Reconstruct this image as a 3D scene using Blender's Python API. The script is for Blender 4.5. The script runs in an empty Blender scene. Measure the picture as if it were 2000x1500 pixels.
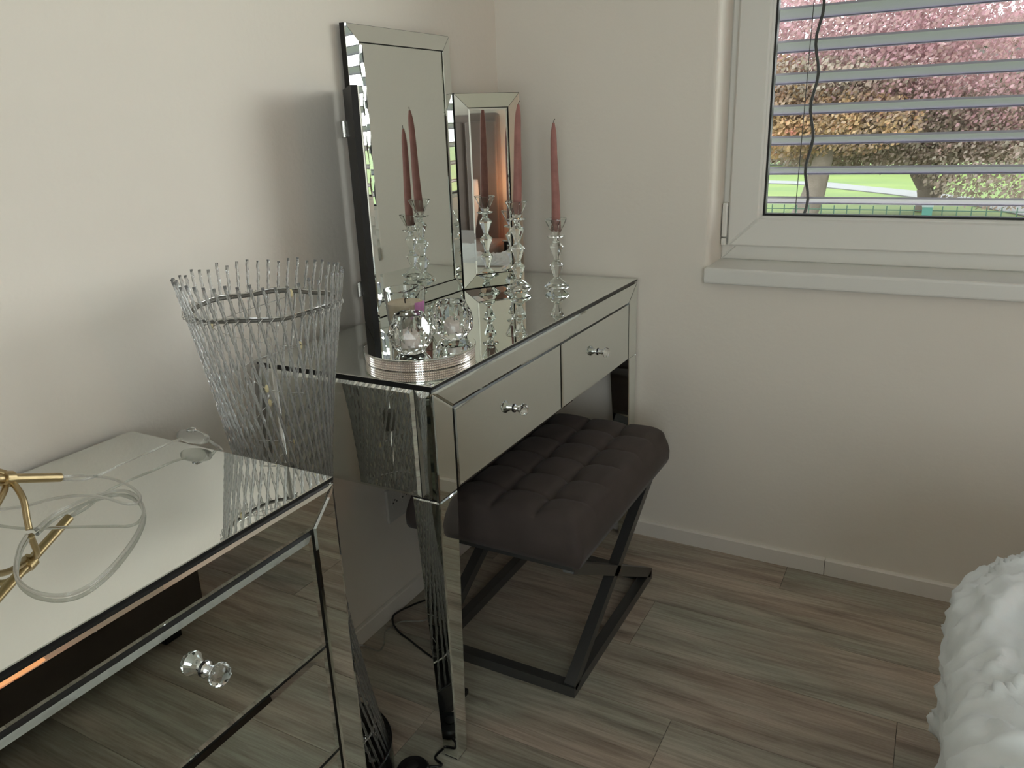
import bpy, bmesh, math, random
from mathutils import Vector, Matrix, noise
random.seed(7)
S = bpy.context.scene
COL = S.collection
PI = math.pi
# ------------------------------------------------------------------ camera
C0 = Vector((1.11469437, 0.15827798, 1.18079304))
R0 = Vector((0.87953885, 0.4745608, -0.03469095))
U0 = Vector((-0.12048914, 0.29265501, 0.94859655))
F0 = Vector((-0.46031922, 0.83014763, -0.31458087))
cd = bpy.data.cameras.new('camera')
cam = bpy.data.objects.new('camera', cd)
COL.objects.link(cam)
cam.matrix_world = Matrix(((R0.x, U0.x, -F0.x, C0.x), (R0.y, U0.y, -F0.y, C0.y), (R0.z, U0.z, -F0.z, C0.z), (0, 0, 0, 1)))
cd.sensor_width = 36.0
cd.lens = 1503.948 / 2000 * 36.0
cd.clip_start = 0.02
cd.clip_end = 300
S.camera = cam
# ------------------------------------------------------------------ world, light, exposure
w = bpy.data.worlds.new('sky')
S.world = w
w.use_nodes = True
wn = w.node_tree.nodes
wl = w.node_tree.links
bg = wn['Background']
tc = wn.new('ShaderNodeTexCoord')
sp = wn.new('ShaderNodeSeparateXYZ')
rp = wn.new('ShaderNodeValToRGB')
rp.color_ramp.elements[0].position = 0.0
rp.color_ramp.elements[0].color = (0.93, 0.95, 0.96, 1)
rp.color_ramp.elements[1].position = 0.7
rp.color_ramp.elements[1].color = (0.84, 0.92, 1.0, 1)
wl.new(tc.outputs['Generated'], sp.inputs[0])
wl.new(sp.outputs['Z'], rp.inputs[0])
wl.new(rp.outputs[0], bg.inputs['Color'])
bg.inputs['Strength'].default_value = 6.0
vs = S.view_settings
S.display_settings.display_device = 'sRGB'
vs.view_transform = 'Standard'
vs.look = 'None'
vs.gamma = 1.0
vs.use_curve_mapping = False
vs.exposure = 0.02
S.cycles.max_bounces = 14
S.cycles.diffuse_bounces = 6
S.cycles.glossy_bounces = 8
S.cycles.transmission_bounces = 10
S.cycles.transparent_max_bounces = 16

def portal(name, loc, rot, sx, sy):
    l = bpy.data.lights.new(name, 'AREA')
    l.shape = 'RECTANGLE'
    l.size = sx
    l.size_y = sy
    l.energy = 1.0
    l.cycles.is_portal = True
    o = bpy.data.objects.new(name, l)
    o.location = loc
    o.rotation_euler = rot
    COL.objects.link(o)
    return o

portal('fill_door_portal', (2.35, -1.90 - 0.26, 1.1), (PI / 2, 0, 0), 1.5, 2.2)  # sky sampling guide at the added fill-light door
L = 2.1594          # inside face of the window wall
YF = 2.285          # window frame plane
WX0, WX1, WZ0, WZ1 = 0.604, 3.05, 0.8226, 2.25
RX, RY, RH = 3.30, -1.90, 2.50
portal('window_portal', ((WX0 + WX1) / 2, 2.535, (WZ0 + WZ1) / 2), (-PI / 2, 0, 0), WX1 - WX0, WZ1 - WZ0)
sun = bpy.data.lights.new('hazy_sun', 'SUN')
sun.energy = 3.6
sun.angle = math.radians(34)
sun.color = (1.0, 0.975, 0.94)
so_ = bpy.data.objects.new('hazy_sun', sun)
COL.objects.link(so_)
SUND = Vector((math.sin(math.radians(50)) * math.cos(math.radians(13)), math.cos(math.radians(50)) * math.cos(math.radians(13)), math.sin(math.radians(13))))
so_.rotation_euler = SUND.to_track_quat('Z', 'Y').to_euler()
so_.location = (6, 8, 4)

# ------------------------------------------------------------------ materials
def mat(name):
    m = bpy.data.materials.new(name)
    m.use_nodes = True
    return m, m.node_tree.nodes, m.node_tree.links, m.node_tree.nodes['Principled BSDF']

def pbr(name, col, rough=0.5, metal=0.0, trans=0.0, ior=1.45, spec=None, sheen=0, emis=None, es=0, bump=None, var=0.0, vscale=8.0):
    m, n, l, b = mat(name)
    b.inputs['Base Color'].default_value = (*col, 1)
    b.inputs['Roughness'].default_value = rough
    b.inputs['Metallic'].default_value = metal
    b.inputs['Transmission Weight'].default_value = trans
    b.inputs['IOR'].default_value = ior
    if spec is not None:
        b.inputs['Specular IOR Level'].default_value = spec
    if sheen:
        b.inputs['Sheen Weight'].default_value = sheen
        b.inputs['Sheen Roughness'].default_value = 0.4
    if emis:
        b.inputs['Emission Color'].default_value = (*emis, 1)
        b.inputs['Emission Strength'].default_value = es
    t = n.new('ShaderNodeTexCoord')
    if var:
        nz = n.new('ShaderNodeTexNoise')
        nz.inputs['Scale'].default_value = vscale
        nz.inputs['Detail'].default_value = 4
        l.new(t.outputs['Object'], nz.inputs['Vector'])
        r = n.new('ShaderNodeValToRGB')
        r.color_ramp.elements[0].color = (*[c * (1 - var) for c in col], 1)
        r.color_ramp.elements[1].color = (*[min(1, c * (1 + var)) for c in col], 1)
        r.color_ramp.elements[0].position = 0.3
        r.color_ramp.elements[1].position = 0.7
        l.new(nz.outputs['Fac'], r.inputs[0])
        l.new(r.outputs[0], b.inputs['Base Color'])
    if bump:
        nz = n.new('ShaderNodeTexNoise')
        nz.inputs['Scale'].default_value = bump[0]
        nz.inputs['Detail'].default_value = 3
        l.new(t.outputs['Object'], nz.inputs['Vector'])
        bp = n.new('ShaderNodeBump')
        bp.inputs['Strength'].default_value = bump[1]
        bp.inputs['Distance'].default_value = bump[2]
        l.new(nz.outputs['Fac'], bp.inputs['Height'])
        l.new(bp.outputs[0], b.inputs['Normal'])
    return m

M = {}
M['wall'] = pbr('wall_paint', (0.78, 0.735, 0.668), 0.85, bump=(90, 0.35, 0.0015), var=0.015, vscale=2)
M['ceiling'] = pbr('ceiling_paint', (0.82, 0.81, 0.79), 0.9, bump=(120, 0.2, 0.001))
M['skirting'] = pbr('skirting_paint', (0.77, 0.735, 0.685), 0.5, var=0.03)
M['mirror'] = pbr('mirror_glass', (0.80, 0.83, 0.80), 0.012, 1.0)
M['mirror_edge'] = pbr('mirror_bevel', (0.70, 0.78, 0.75), 0.03, 1.0)
M['black'] = pbr('black_lacquer', (0.008, 0.008, 0.009), 0.35)
M['blackmat'] = pbr('black_board', (0.012, 0.011, 0.011), 0.6)
M['chrome'] = pbr('chrome', (0.85, 0.86, 0.87), 0.06, 1.0)
M['crystal'] = pbr('crystal_glass', (0.97, 1.0, 0.985), 0.0, 0, 1.0, 1.52)
M['jarglass'] = pbr('jar_glass', (0.97, 0.99, 0.99), 0.0, 0, 1.0, 1.45)
M['rod'] = pbr('acrylic_rod', (0.74, 0.75, 0.75), 0.03, 0, 0.88, 1.49)
M['cord_clear'] = pbr('clear_cord', (0.74, 0.74, 0.71), 0.10, 0, 0.80, 1.45)
M['wire'] = pbr('grey_wire', (0.16, 0.155, 0.14), 0.45, 0.4)
M['silverwire'] = pbr('silver_wire', (0.6, 0.6, 0.58), 0.25, 1.0)
M['led'] = pbr('led_bead', (0.75, 0.66, 0.40), 0.3)
M['brass'] = pbr('brushed_brass', (0.44, 0.34, 0.19), 0.34, 1.0, var=0.06, vscale=60)
M['candle'] = pbr('rose_wax', (0.34, 0.150, 0.130), 0.5, var=0.16, vscale=45)
M['wick'] = pbr('wick', (0.03, 0.02, 0.02), 0.8)
M['cream'] = pbr('cream_wax', (0.70, 0.58, 0.42), 0.5, var=0.05)
M['tealight'] = pbr('tealight_wax', (0.82, 0.70, 0.66), 0.5)
M['pink'] = pbr('pink_label', (0.72, 0.34, 0.62), 0.6, var=0.12, vscale=90)
M['velvet'] = pbr('taupe_velvet', (0.062, 0.048, 0.044), 0.8, sheen=0.08, var=0.12, vscale=14)
M['steel'] = pbr('grey_powder_coated_steel', (0.12, 0.12, 0.12), 0.38, 0.7)
M['pvc'] = pbr('window_plastic', (0.74, 0.735, 0.70), 0.3)
M['pvc_reveal'] = pbr('reveal_plaster', (0.77, 0.74, 0.69), 0.6)
M['gasket'] = pbr('gasket', (0.01, 0.01, 0.01), 0.5)
M['slat'] = pbr('blind_aluminium', (0.43, 0.40, 0.49), 0.4, 0.2)
M['tape'] = pbr('blind_tape', (0.03, 0.03, 0.035), 0.6)
M['outlet'] = pbr('socket_plastic', (0.62, 0.60, 0.56), 0.35)
M['duvet'] = pbr('grey_cotton', (0.80, 0.84, 0.86), 0.85, sheen=0.1, bump=(260, 0.25, 0.001), var=0.03, vscale=20)
M['bedbase'] = pbr('brown_upholstery', (0.045, 0.034, 0.028), 0.85, var=0.1, vscale=30)
M['headboard'] = pbr('taupe_upholstery', (0.23, 0.185, 0.165), 0.8, sheen=0.3, var=0.06, vscale=6)
M['pillow'] = pbr('white_pillow', (0.80, 0.82, 0.84), 0.85)
M['shade'] = pbr('lamp_shade', (0.85, 0.45, 0.25), 0.7, emis=(1.0, 0.42, 0.16), es=0.8)
M['bark'] = pbr('bark', (0.15, 0.12, 0.098), 0.9, bump=(30, 0.6, 0.02), var=0.2, vscale=6)
M['concrete'] = pbr('path_concrete', (0.16, 0.155, 0.145), 0.9, var=0.08)
M['fence'] = pbr('fence_green', (0.02, 0.055, 0.035), 0.5)
M['postteal'] = pbr('post_teal', (0.03, 0.11, 0.09), 0.5)
M['postcap'] = pbr('post_cap', (0.15, 0.19, 0.18), 0.5)
M['car'] = pbr('car_paint_white', (0.22, 0.22, 0.23), 0.3)
M['carglass'] = pbr('car_glass', (0.03, 0.035, 0.04), 0.1)
M['carred'] = pbr('car_tail_light', (0.25, 0.02, 0.02), 0.3)
M['tyre'] = pbr('tyre', (0.01, 0.01, 0.01), 0.8)
M['render'] = pbr('far_facade', (0.17, 0.16, 0.16), 0.9, var=0.05)
M['roof'] = pbr('far_roof', (0.10, 0.05, 0.04), 0.9)

# clear flat window glass: transmits straight, mirrors a little
m, n, l, b = mat('window_glass')
n.remove(b)
tr = n.new('ShaderNodeBsdfTransparent')
gl = n.new('ShaderNodeBsdfGlossy')
gl.inputs['Roughness'].default_value = 0.0
fr = n.new('ShaderNodeFresnel')
fr.inputs['IOR'].default_value = 1.5
mx = n.new('ShaderNodeMixShader')
ge = n.new('ShaderNodeNewGeometry')
mt = n.new('ShaderNodeMath')
mt.operation = 'MULTIPLY_ADD'
l.new(ge.outputs['Backfacing'], mt.inputs[0])
mt.inputs[1].default_value = 1 / 1.5 - 1.5
mt.inputs[2].default_value = 1.5
l.new(mt.outputs[0], fr.inputs['IOR'])
tr.inputs['Color'].default_value = (0.93, 0.95, 0.94, 1)
l.new(fr.outputs[0], mx.inputs[0])
l.new(tr.outputs[0], mx.inputs[1])
l.new(gl.outputs[0], mx.inputs[2])
l.new(mx.outputs[0], n['Material Output'].inputs['Surface'])
M['glass'] = m

# smoke acrylic
M['smoke'] = pbr('smoked_acrylic', (0.16, 0.17, 0.18), 0.06, 0, 0.85, 1.49)

# rhinestones
M['gem'] = pbr('rhinestone', (0.88, 0.80, 0.76), 0.12, 0.85)

# lawn
m, n, l, b = mat('lawn_grass')
b.inputs['Roughness'].default_value = 0.9
t = n.new('ShaderNodeTexCoord')
nz = n.new('ShaderNodeTexNoise')
nz.inputs['Scale'].default_value = 0.9
nz.inputs['Detail'].default_value = 9
nz.inputs['Roughness'].default_value = 0.7
mp = n.new('ShaderNodeMapping')
mp.inputs['Scale'].default_value = (0.35, 1, 1)
r = n.new('ShaderNodeValToRGB')
r.color_ramp.elements[0].color = (0.062, 0.108, 0.010, 1)
r.color_ramp.elements[0].position = 0.35
r.color_ramp.elements[1].color = (0.125, 0.165, 0.018, 1)
r.color_ramp.elements[1].position = 0.68
l.new(t.outputs['Object'], mp.inputs[0])
l.new(mp.outputs[0], nz.inputs['Vector'])
l.new(nz.outputs['Fac'], r.inputs[0])
l.new(r.outputs[0], b.inputs['Base Color'])
M['lawn'] = m

def leafmat(name, cols, scale):
    m, n, l, b = mat(name)
    b.inputs['Roughness'].default_value = 0.6
    t = n.new('ShaderNodeTexCoord')
    nz = n.new('ShaderNodeTexNoise')
    nz.inputs['Scale'].default_value = scale
    nz.inputs['Detail'].default_value = 6
    nz.inputs['Roughness'].default_value = 0.75
    l.new(t.outputs['Object'], nz.inputs['Vector'])
    r = n.new('ShaderNodeValToRGB')
    e = r.color_ramp.elements
    for i, c in enumerate(cols):
        pos = 0.34 + 0.32 * i / (len(cols) - 1)
        if i < 2:
            e[i].position = pos
            e[i].color = (*c, 1)
        else:
            q = e.new(pos)
            q.color = (*c, 1)
    l.new(nz.outputs['Fac'], r.inputs[0])
    l.new(r.outputs[0], b.inputs['Base Color'])
    trn = n.new('ShaderNodeBsdfTranslucent')
    l.new(r.outputs[0], trn.inputs['Color'])
    ad = n.new('ShaderNodeMixShader')
    ad.inputs[0].default_value = 0.45
    l.new(b.outputs[0], ad.inputs[1])
    l.new(trn.outputs[0], ad.inputs[2])
    l.new(ad.outputs[0], n['Material Output'].inputs['Surface'])
    return m
M['leaf_pink'] = leafmat('pink_leaves', [(0.24, 0.17, 0.15), (0.44, 0.24, 0.27), (0.36, 0.25, 0.23), (0.55, 0.29, 0.33)], 1.2)
M['leaf_brown'] = leafmat('bronze_leaves', [(0.24, 0.195, 0.16), (0.33, 0.235, 0.20), (0.29, 0.25, 0.19), (0.42, 0.26, 0.235)], 1.5)
M['leaf_orange'] = leafmat('orange_leaves', [(0.48, 0.24, 0.13), (0.28, 0.20, 0.15), (0.50, 0.33, 0.17), (0.50, 0.20, 0.15)], 1.5)
M['leaf_olive'] = leafmat('olive_leaves', [(0.07, 0.07, 0.03), (0.11, 0.09, 0.05), (0.08, 0.10, 0.04)], 0.8)

# floor plank: every plank takes its own tint from its object's random number
m, n, l, b = mat('grey_oak_vinyl')
b.inputs['Roughness'].default_value = 0.42
t = n.new('ShaderNodeTexCoord')
oi = n.new('ShaderNodeObjectInfo')
off = n.new('ShaderNodeVectorMath')
off.operation = 'MULTIPLY_ADD'
l.new(oi.outputs['Random'], off.inputs[0])
off.inputs[1].default_value = (37.0, 91.0, 13.0)
l.new(t.outputs['Object'], off.inputs[2])
def nmap(sc, scale, det, rough, dist=0):
    mp = n.new('ShaderNodeMapping')
    mp.inputs['Scale'].default_value = sc
    l.new(off.outputs[0], mp.inputs[0])
    z = n.new('ShaderNodeTexNoise')
    z.inputs['Scale'].default_value = scale
    z.inputs['Detail'].default_value = det
    z.inputs['Roughness'].default_value = rough
    z.inputs['Distortion'].default_value = dist
    l.new(mp.outputs[0], z.inputs['Vector'])
    return z
g1 = nmap((1.0, 9.0, 1), 2.6, 5, 0.6, 0.6)
g2 = nmap((1.0, 26.0, 1), 7.0, 6, 0.7, 0.3)
g3 = nmap((1.2, 4.0, 1), 1.6, 3, 0.5)
r1 = n.new('ShaderNodeValToRGB')
r1.color_ramp.elements[0].position = 0.30
r1.color_ramp.elements[0].color = (0.215, 0.188, 0.165, 1)
r1.color_ramp.elements[1].position = 0.62
r1.color_ramp.elements[1].color = (0.480, 0.445, 0.400, 1)
e = r1.color_ramp.elements.new(0.46)
e.color = (0.375, 0.338, 0.300, 1)
l.new(g1.outputs['Fac'], r1.inputs[0])
r2 = n.new('ShaderNodeValToRGB')
r2.color_ramp.elements[0].position = 0.28
r2.color_ramp.elements[0].color = (0.66, 0.62, 0.58, 1)
r2.color_ramp.elements[1].position = 0.6
r2.color_ramp.elements[1].color = (1.06, 1.05, 1.03, 1)
l.new(g2.outputs['Fac'], r2.inputs[0])
r3 = n.new('ShaderNodeValToRGB')
r3.color_ramp.elements[0].position = 0.35
r3.color_ramp.elements[0].color = (0.88, 0.96, 0.93, 1)
r3.color_ramp.elements[1].position = 0.65
r3.color_ramp.elements[1].color = (1.1, 1.02, 0.98, 1)
l.new(g3.outputs['Fac'], r3.inputs[0])
ma = n.new('ShaderNodeMix'); ma.data_type = 'RGBA'; ma.blend_type = 'MULTIPLY'; ma.inputs[0].default_value = 1
mb = n.new('ShaderNodeMix'); mb.data_type = 'RGBA'; mb.blend_type = 'MULTIPLY'; mb.inputs[0].default_value = 1
mc = n.new('ShaderNodeMix'); mc.data_type = 'RGBA'; mc.blend_type = 'MULTIPLY'; mc.inputs[0].default_value = 1
l.new(r1.outputs[0], ma.inputs[6]); l.new(r2.outputs[0], ma.inputs[7])
l.new(ma.outputs[2], mb.inputs[6]); l.new(r3.outputs[0], mb.inputs[7])
r4 = n.new('ShaderNodeValToRGB')
r4.color_ramp.elements[0].color = (0.84, 0.83, 0.82, 1)
r4.color_ramp.elements[1].color = (1.16, 1.15, 1.12, 1)
l.new(oi.outputs['Random'], r4.inputs[0])
l.new(mb.outputs[2], mc.inputs[6]); l.new(r4.outputs[0], mc.inputs[7])
l.new(mc.outputs[2], b.inputs['Base Color'])
bp_ = n.new('ShaderNodeBump'); bp_.inputs['Strength'].default_value = 0.12; bp_.inputs['Distance'].default_value = 0.002
l.new(g2.outputs['Fac'], bp_.inputs['Height']); l.new(bp_.outputs[0], b.inputs['Normal'])
M['plank'] = m

# ------------------------------------------------------------------ object helpers
def tag(o, label=None, cat=None, group=None, kind=None):
    if label: o['label'] = label
    if cat: o['category'] = cat
    if group: o['group'] = group
    if kind: o['kind'] = kind
    return o

def root_loc(o):
    v = Vector((0, 0, 0))
    while o is not None:
        v += o.location
        o = o.parent
    return v

def thing(name, label, cat, loc, group=None):
    o = bpy.data.objects.new(name, None)
    o.empty_display_size = 0.05
    o.location = loc
    COL.objects.link(o)
    return tag(o, label, cat, group)

def build(name, bm, material, parent=None, smooth=False, local=False):
    """world-space bmesh -> object (kept in the parent's space)"""
    if parent is not None and not local:
        bmesh.ops.translate(bm, verts=bm.verts, vec=-root_loc(parent))
    me = bpy.data.meshes.new(name)
    bm.normal_update()
    bm.to_mesh(me)
    bm.free()
    mats = material if isinstance(material, (list, tuple)) else [material]
    for mm in mats:
        me.materials.append(mm)
    if smooth:
        for p in me.polygons:
            p.use_smooth = True
        if smooth is not True:
            me.set_sharp_from_angle(angle=math.radians(smooth))
    o = bpy.data.objects.new(name, me)
    if parent is not None:
        o.parent = parent
    COL.objects.link(o)
    return o

def solo(name, bm, material, label, cat, loc, group=None, smooth=False):
    """a thing that is one mesh, origin at loc"""
    bmesh.ops.translate(bm, verts=bm.verts, vec=-Vector(loc))
    o = build(name, bm, material, None, smooth)
    o.location = loc
    return tag(o, label, cat, group)

def box(bm, x0, x1, y0, y1, z0, z1, bev=0.0, seg=1, mi=0):
    vs_ = [bm.verts.new((x, y, z)) for x in (x0, x1) for y in (y0, y1) for z in (z0, z1)]
    f = [(0, 1, 3, 2), (4, 6, 7, 5), (0, 4, 5, 1), (2, 3, 7, 6), (0, 2, 6, 4), (1, 5, 7, 3)]
    fs = [bm.faces.new([vs_[i] for i in q]) for q in f]
    for q in fs: q.material_index = mi
    if bev:
        es = list({e for q in fs for e in q.edges})
        bmesh.ops.bevel(bm, geom=es, offset=bev, segments=seg, profile=0.6, affect='EDGES')
    return fs

def BX(*a, **k):
    bm = bmesh.new()
    box(bm, *a, **k)
    return bm

def slab(bm, pts, nrm, th, bev=0.0, drop=0.0):
    """polygon pts (convex, in a plane), extruded by th along nrm; front inset by bev and the rim lowered by drop"""
    nrm = Vector(nrm).normalized()
    pts = [Vector(p) for p in pts]
    c = sum(pts, Vector()) / len(pts)
    a = (pts[1] - pts[0]).cross(pts[2] - pts[1])
    if a.dot(nrm) < 0: pts = pts[::-1]
    k = len(pts)
    back = [bm.verts.new(p) for p in pts]
    rim = [bm.verts.new(p + nrm * (th - drop)) for p in pts]
    ins = []
    for i in range(k):
        p0, p1, p2 = pts[i - 1], pts[i], pts[(i + 1) % k]
        d1 = (p1 - p0).normalized(); d2 = (p2 - p1).normalized()
        n1 = nrm.cross(d1); n2 = nrm.cross(d2)
        bis = (n1 + n2)
        s = bev / max(0.2, bis.normalized().dot(n1)) 
        ins.append(p1 + bis.normalized() * s)
    fr_ = [bm.verts.new(p + nrm * th) for p in ins] if bev else rim
    bm.faces.new(back[::-1])
    for i in range(k):
        j = (i + 1) % k
        bm.faces.new((back[i], back[j], rim[j], rim[i])).material_index = 1
        if bev: bm.faces.new((rim[i], rim[j], fr_[j], fr_[i]))
    bm.faces.new(fr_)

def SL(*a, **k):
    bm = bmesh.new()
    slab(bm, *a, **k)
    return bm

def lathe(bm, prof, c, axis='z', n=24, twist=None, cap0=True, cap1=True, phase=0.0, tri=False):
    """prof: list of (r, h) along the axis from c"""
    c = Vector(c)
    rings = []
    for i, (r, h) in enumerate(prof):
        ph = phase + (twist[i] if twist else 0)
        ring = []
        for k in range(n):
            a = 2 * PI * k / n + ph
            u, v = r * math.cos(a), r * math.sin(a)
            p = {'z': Vector((u, v, h)), 'x': Vector((h, u, v)), 'y': Vector((v, h, u))}[axis]
            ring.append(bm.verts.new(c + p))
        rings.append(ring)
    for i in range(len(rings) - 1):
        A, B = rings[i], rings[i + 1]
        for k in range(n):
            q = (k + 1) % n
            if tri:
                tw = (twist[i + 1] - twist[i]) if twist else 0
                if tw >= 0:
                    bm.faces.new((A[k], A[q], B[k])); bm.faces.new((A[q], B[q], B[k]))
                else:
                    bm.faces.new((A[k], A[q], B[q])); bm.faces.new((A[k], B[q], B[k]))
            else:
                bm.faces.new((A[k], A[q], B[q], B[k]))
    if cap0: bm.faces.new(rings[0][::-1])
    if cap1: bm.faces.new(rings[-1])
    return rings

def LA(*a, **k):
    bm = bmesh.new()
    lathe(bm, *a, **k)
    return bm

def spline(pts, sub=8, closed=False):
    pts = [Vector(p) for p in pts]
    out = []
    k = len(pts)
    rng = range(k if closed else k - 1)
    for i in rng:
        p0 = pts[i - 1] if (i > 0 or closed) else pts[0] * 2 - pts[1]
        p1 = pts[i]; p2 = pts[(i + 1) % k]
        p3 = pts[(i + 2) % k] if (i + 2 < k or closed) else pts[-1] * 2 - pts[-2]
        for s in range(sub):
            t_ = s / sub
            out.append(0.5 * ((2 * p1) + (-p0 + p2) * t_ + (2 * p0 - 5 * p1 + 4 * p2 - p3) * t_ ** 2 + (-p0 + 3 * p1 - 3 * p2 + p3) * t_ ** 3))
    if not closed: out.append(pts[-1])
    return out

def tube(bm, pts, r, n=8, closed=False, cap=True, squash=None):
    pts = [Vector(p) for p in pts]
    k = len(pts)
    rings = []
    up = None
    for i in range(k):
        if closed:
            d = (pts[(i + 1) % k] - pts[i - 1]).normalized()
        else:
            d = (pts[min(i + 1, k - 1)] - pts[max(i - 1, 0)]).normalized()
        if up is None:
            up = Vector((0, 0, 1)) if abs(d.z) < 0.9 else Vector((1, 0, 0))
        s = d.cross(up).normalized()
        up = s.cross(d).normalized()
        rr = r[i] if isinstance(r, (list, tuple)) else r
        rings.append([bm.verts.new(pts[i] + (s * math.cos(2 * PI * j / n) + up * math.sin(2 * PI * j / n)) * rr) for j in range(n)])
    for i in range(k if closed else k - 1):
        A, B = rings[i], rings[(i + 1) % k]
        for j in range(n):
            q = (j + 1) % n
            bm.faces.new((A[j], B[j], B[q], A[q]))
    if cap and not closed:
        bm.faces.new(rings[0]); bm.faces.new(rings[-1][::-1])
    bmesh.ops.recalc_face_normals(bm, faces=bm.faces)

def TB(*a, **k):
    bm = bmesh.new()
    tube(bm, *a, **k)
    return bm

def bar(bm, a, b, w_, h_, up=(0, 0, 1)):
    """square section bar from a to b"""
    a, b, up = Vector(a), Vector(b), Vector(up)
    d = (b - a).normalized()
    s = d.cross(up).normalized()
    u = s.cross(d).normalized()
    q = [(-1, -1), (1, -1), (1, 1), (-1, 1)]
    A = [bm.verts.new(a + s * x * w_ / 2 + u * y * h_ / 2) for x, y in q]
    B = [bm.verts.new(b + s * x * w_ / 2 + u * y * h_ / 2) for x, y in q]
    for i in range(4):
        j = (i + 1) % 4
        bm.faces.new((A[i], A[j], B[j], B[i]))
    bm.faces.new(A[::-1]); bm.faces.new(B)
    bmesh.ops.recalc_face_normals(bm, faces=bm.faces)

def BR(*a, **k):
    bm = bmesh.new()
    bar(bm, *a, **k)
    return bm

def struct(name, bm, material, parent=None, smooth=False):
    o = build(name, bm, material, parent, smooth)
    if parent is None: o['kind'] = 'structure'
    return o

# ------------------------------------------------------------------ floor of planks
fl = struct('floor', BX(-0.02, RX + 0.02, RY - 0.02, L + 0.02, -0.05, -0.0015), M['blackmat'])
PW, PL = 0.195, 1.29
plank_me = None
joints = {4: 0.864, 3: 0.10, 2: 0.587, 1: 1.166, 0: 0.752, -1: 0.289}
for row in range(-17, 5):
    y0 = 1.25 + PW * row
    jx = joints.get(row, random.uniform(0, PL))
    x = jx - PL * math.ceil(jx / PL)
    while x < RX:
        xa, xb = max(x, 0.0), min(x + PL, RX)
        ya, yb = max(y0, RY), min(y0 + PW, L)
        if xb - xa > 0.01 and yb - ya > 0.01:
            bm = bmesh.new()
            g = 0.0005
            slab(bm, [(xa + g, ya + g, -0.0015), (xb - g, ya + g, -0.0015), (xb - g, yb - g, -0.0015), (xa + g, yb - g, -0.0015)], (0, 0, 1), 0.0015, 0.0008, 0.0004)
            o = build('plank', bm, M['plank'], fl)
        x += PL

# ------------------------------------------------------------------ walls and ceiling
struct('wall_left', BX(-0.2, -0.006, RY - 0.2, 2.53, -0.05, RH + 0.1), M['wall'])
struct('ceiling', BX(-0.2, RX + 0.2, RY - 0.25, 2.53, RH, RH + 0.15), M['ceiling'])
struct('wall_right', BX(RX, RX + 0.2, RY - 0.2, 2.53, -0.05, RH + 0.1), M['wall'])
# window wall with its opening and rounded plaster arris
bm = bmesh.new()
def column(bm, xa, xb, side):
    r_ = 0.014
    prof = []
    if side == 'L':
        prof = [(xa, L), (xb - r_, L)] + [(xb - r_ + r_ * math.sin(a), L + r_ - r_ * math.cos(a)) for a in [PI / 2 * k / 6 for k in range(1, 7)]] + [(xb, 2.53), (xa, 2.53)]
    else:
        prof = [(xb, 2.53), (xa, 2.53)] + [(xa + r_ - r_ * math.sin(a), L + r_ - r_ * math.cos(a)) for a in [PI / 2 * k / 6 for k in range(6, 0, -1)]] + [(xa + r_, L), (xb, L)]
    lo = [bm.verts.new((x, y, 0.79)) for x, y in prof]
    hi = [bm.verts.new((x, y, RH)) for x, y in prof]
    k = len(prof)
    for i in range(k):
        j = (i + 1) % k
        bm.faces.new((lo[i], lo[j], hi[j], hi[i]))
    bm.faces.new(lo[::-1]); bm.faces.new(hi)
column(bm, -0.01, WX0, 'L')
column(bm, WX1, RX, 'R')
box(bm, -0.01, RX, L, 2.53, -0.05, 0.79)
box(bm, WX0, WX1, L, 2.53, WZ1, RH)
bmesh.ops.recalc_face_normals(bm, faces=bm.faces)
struct('wall_far', bm, M['wall'])
# wall behind the camera, with an unseen glazed door added to let in fill light
DX0, DX1, DZ = 1.6, 3.1, 2.2
bm = bmesh.new()
box(bm, -0.01, DX0, RY - 0.22, RY, -0.05, RH)
box(bm, DX1, RX, RY - 0.22, RY, -0.05, RH)
box(bm, DX0, DX1, RY - 0.22, RY, DZ, RH)
struct('wall_near', bm, M['wall'])
dr = bpy.data.objects.new('fill_door_1', None); dr.location = (2.35, RY - 0.1, 0); COL.objects.link(dr); dr['kind'] = 'structure'
bm = bmesh.new()
for xa, xb in ((DX0, DX0 + .08), (DX1 - .08, DX1), (2.31, 2.39)):
    box(bm, xa, xb, RY - .16, RY - .09, 0, DZ)
box(bm, DX0 + .08, DX1 - .08, RY - .16, RY - .09, 0, .1)
box(bm, DX0 + .08, DX1 - .08, RY - .16, RY - .09, DZ - .08, DZ)
build('fill_door_frame', bm, M['pvc'], dr)
build('fill_door_glass', BX(DX0 + .05, DX1 - .05, RY - .13, RY - .125, .05, DZ - .04), M['glass'], dr)

# skirting boards
def skirt(pts_fn):
    pass
bs = bpy.data.objects.new('baseboard_far', None); COL.objects.link(bs); bs['kind'] = 'structure'; bs.location = (0.9, L, 0)
BH = 0.047
def skirt_far(xa, xb):
    bm = bmesh.new()
    prof = [(L, 0), (L - 0.012, 0.0), (L - 0.012, BH - 0.004), (L - 0.008, BH), (L, BH)]
    A = [bm.verts.new((xa, y, z)) for y, z in prof]; B = [bm.verts.new((xb, y, z)) for y, z in prof]
    for i in range(5):
        j = (i + 1) % 5
        bm.faces.new((A[i], A[j], B[j], B[i]))
    bm.faces.new(A[::-1]); bm.faces.new(B)
    bmesh.ops.recalc_face_normals(bm, faces=bm.faces)
    return bm
build('board', skirt_far(0.012, 0.9575), M['skirting'], bs)
build('board', skirt_far(0.9588, RX - .02), M['skirting'], bs)
struct('baseboard_left', BX(-0.006, 0.008, RY, L, 0.0, BH, bev=0.002), M['skirting'])

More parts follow.
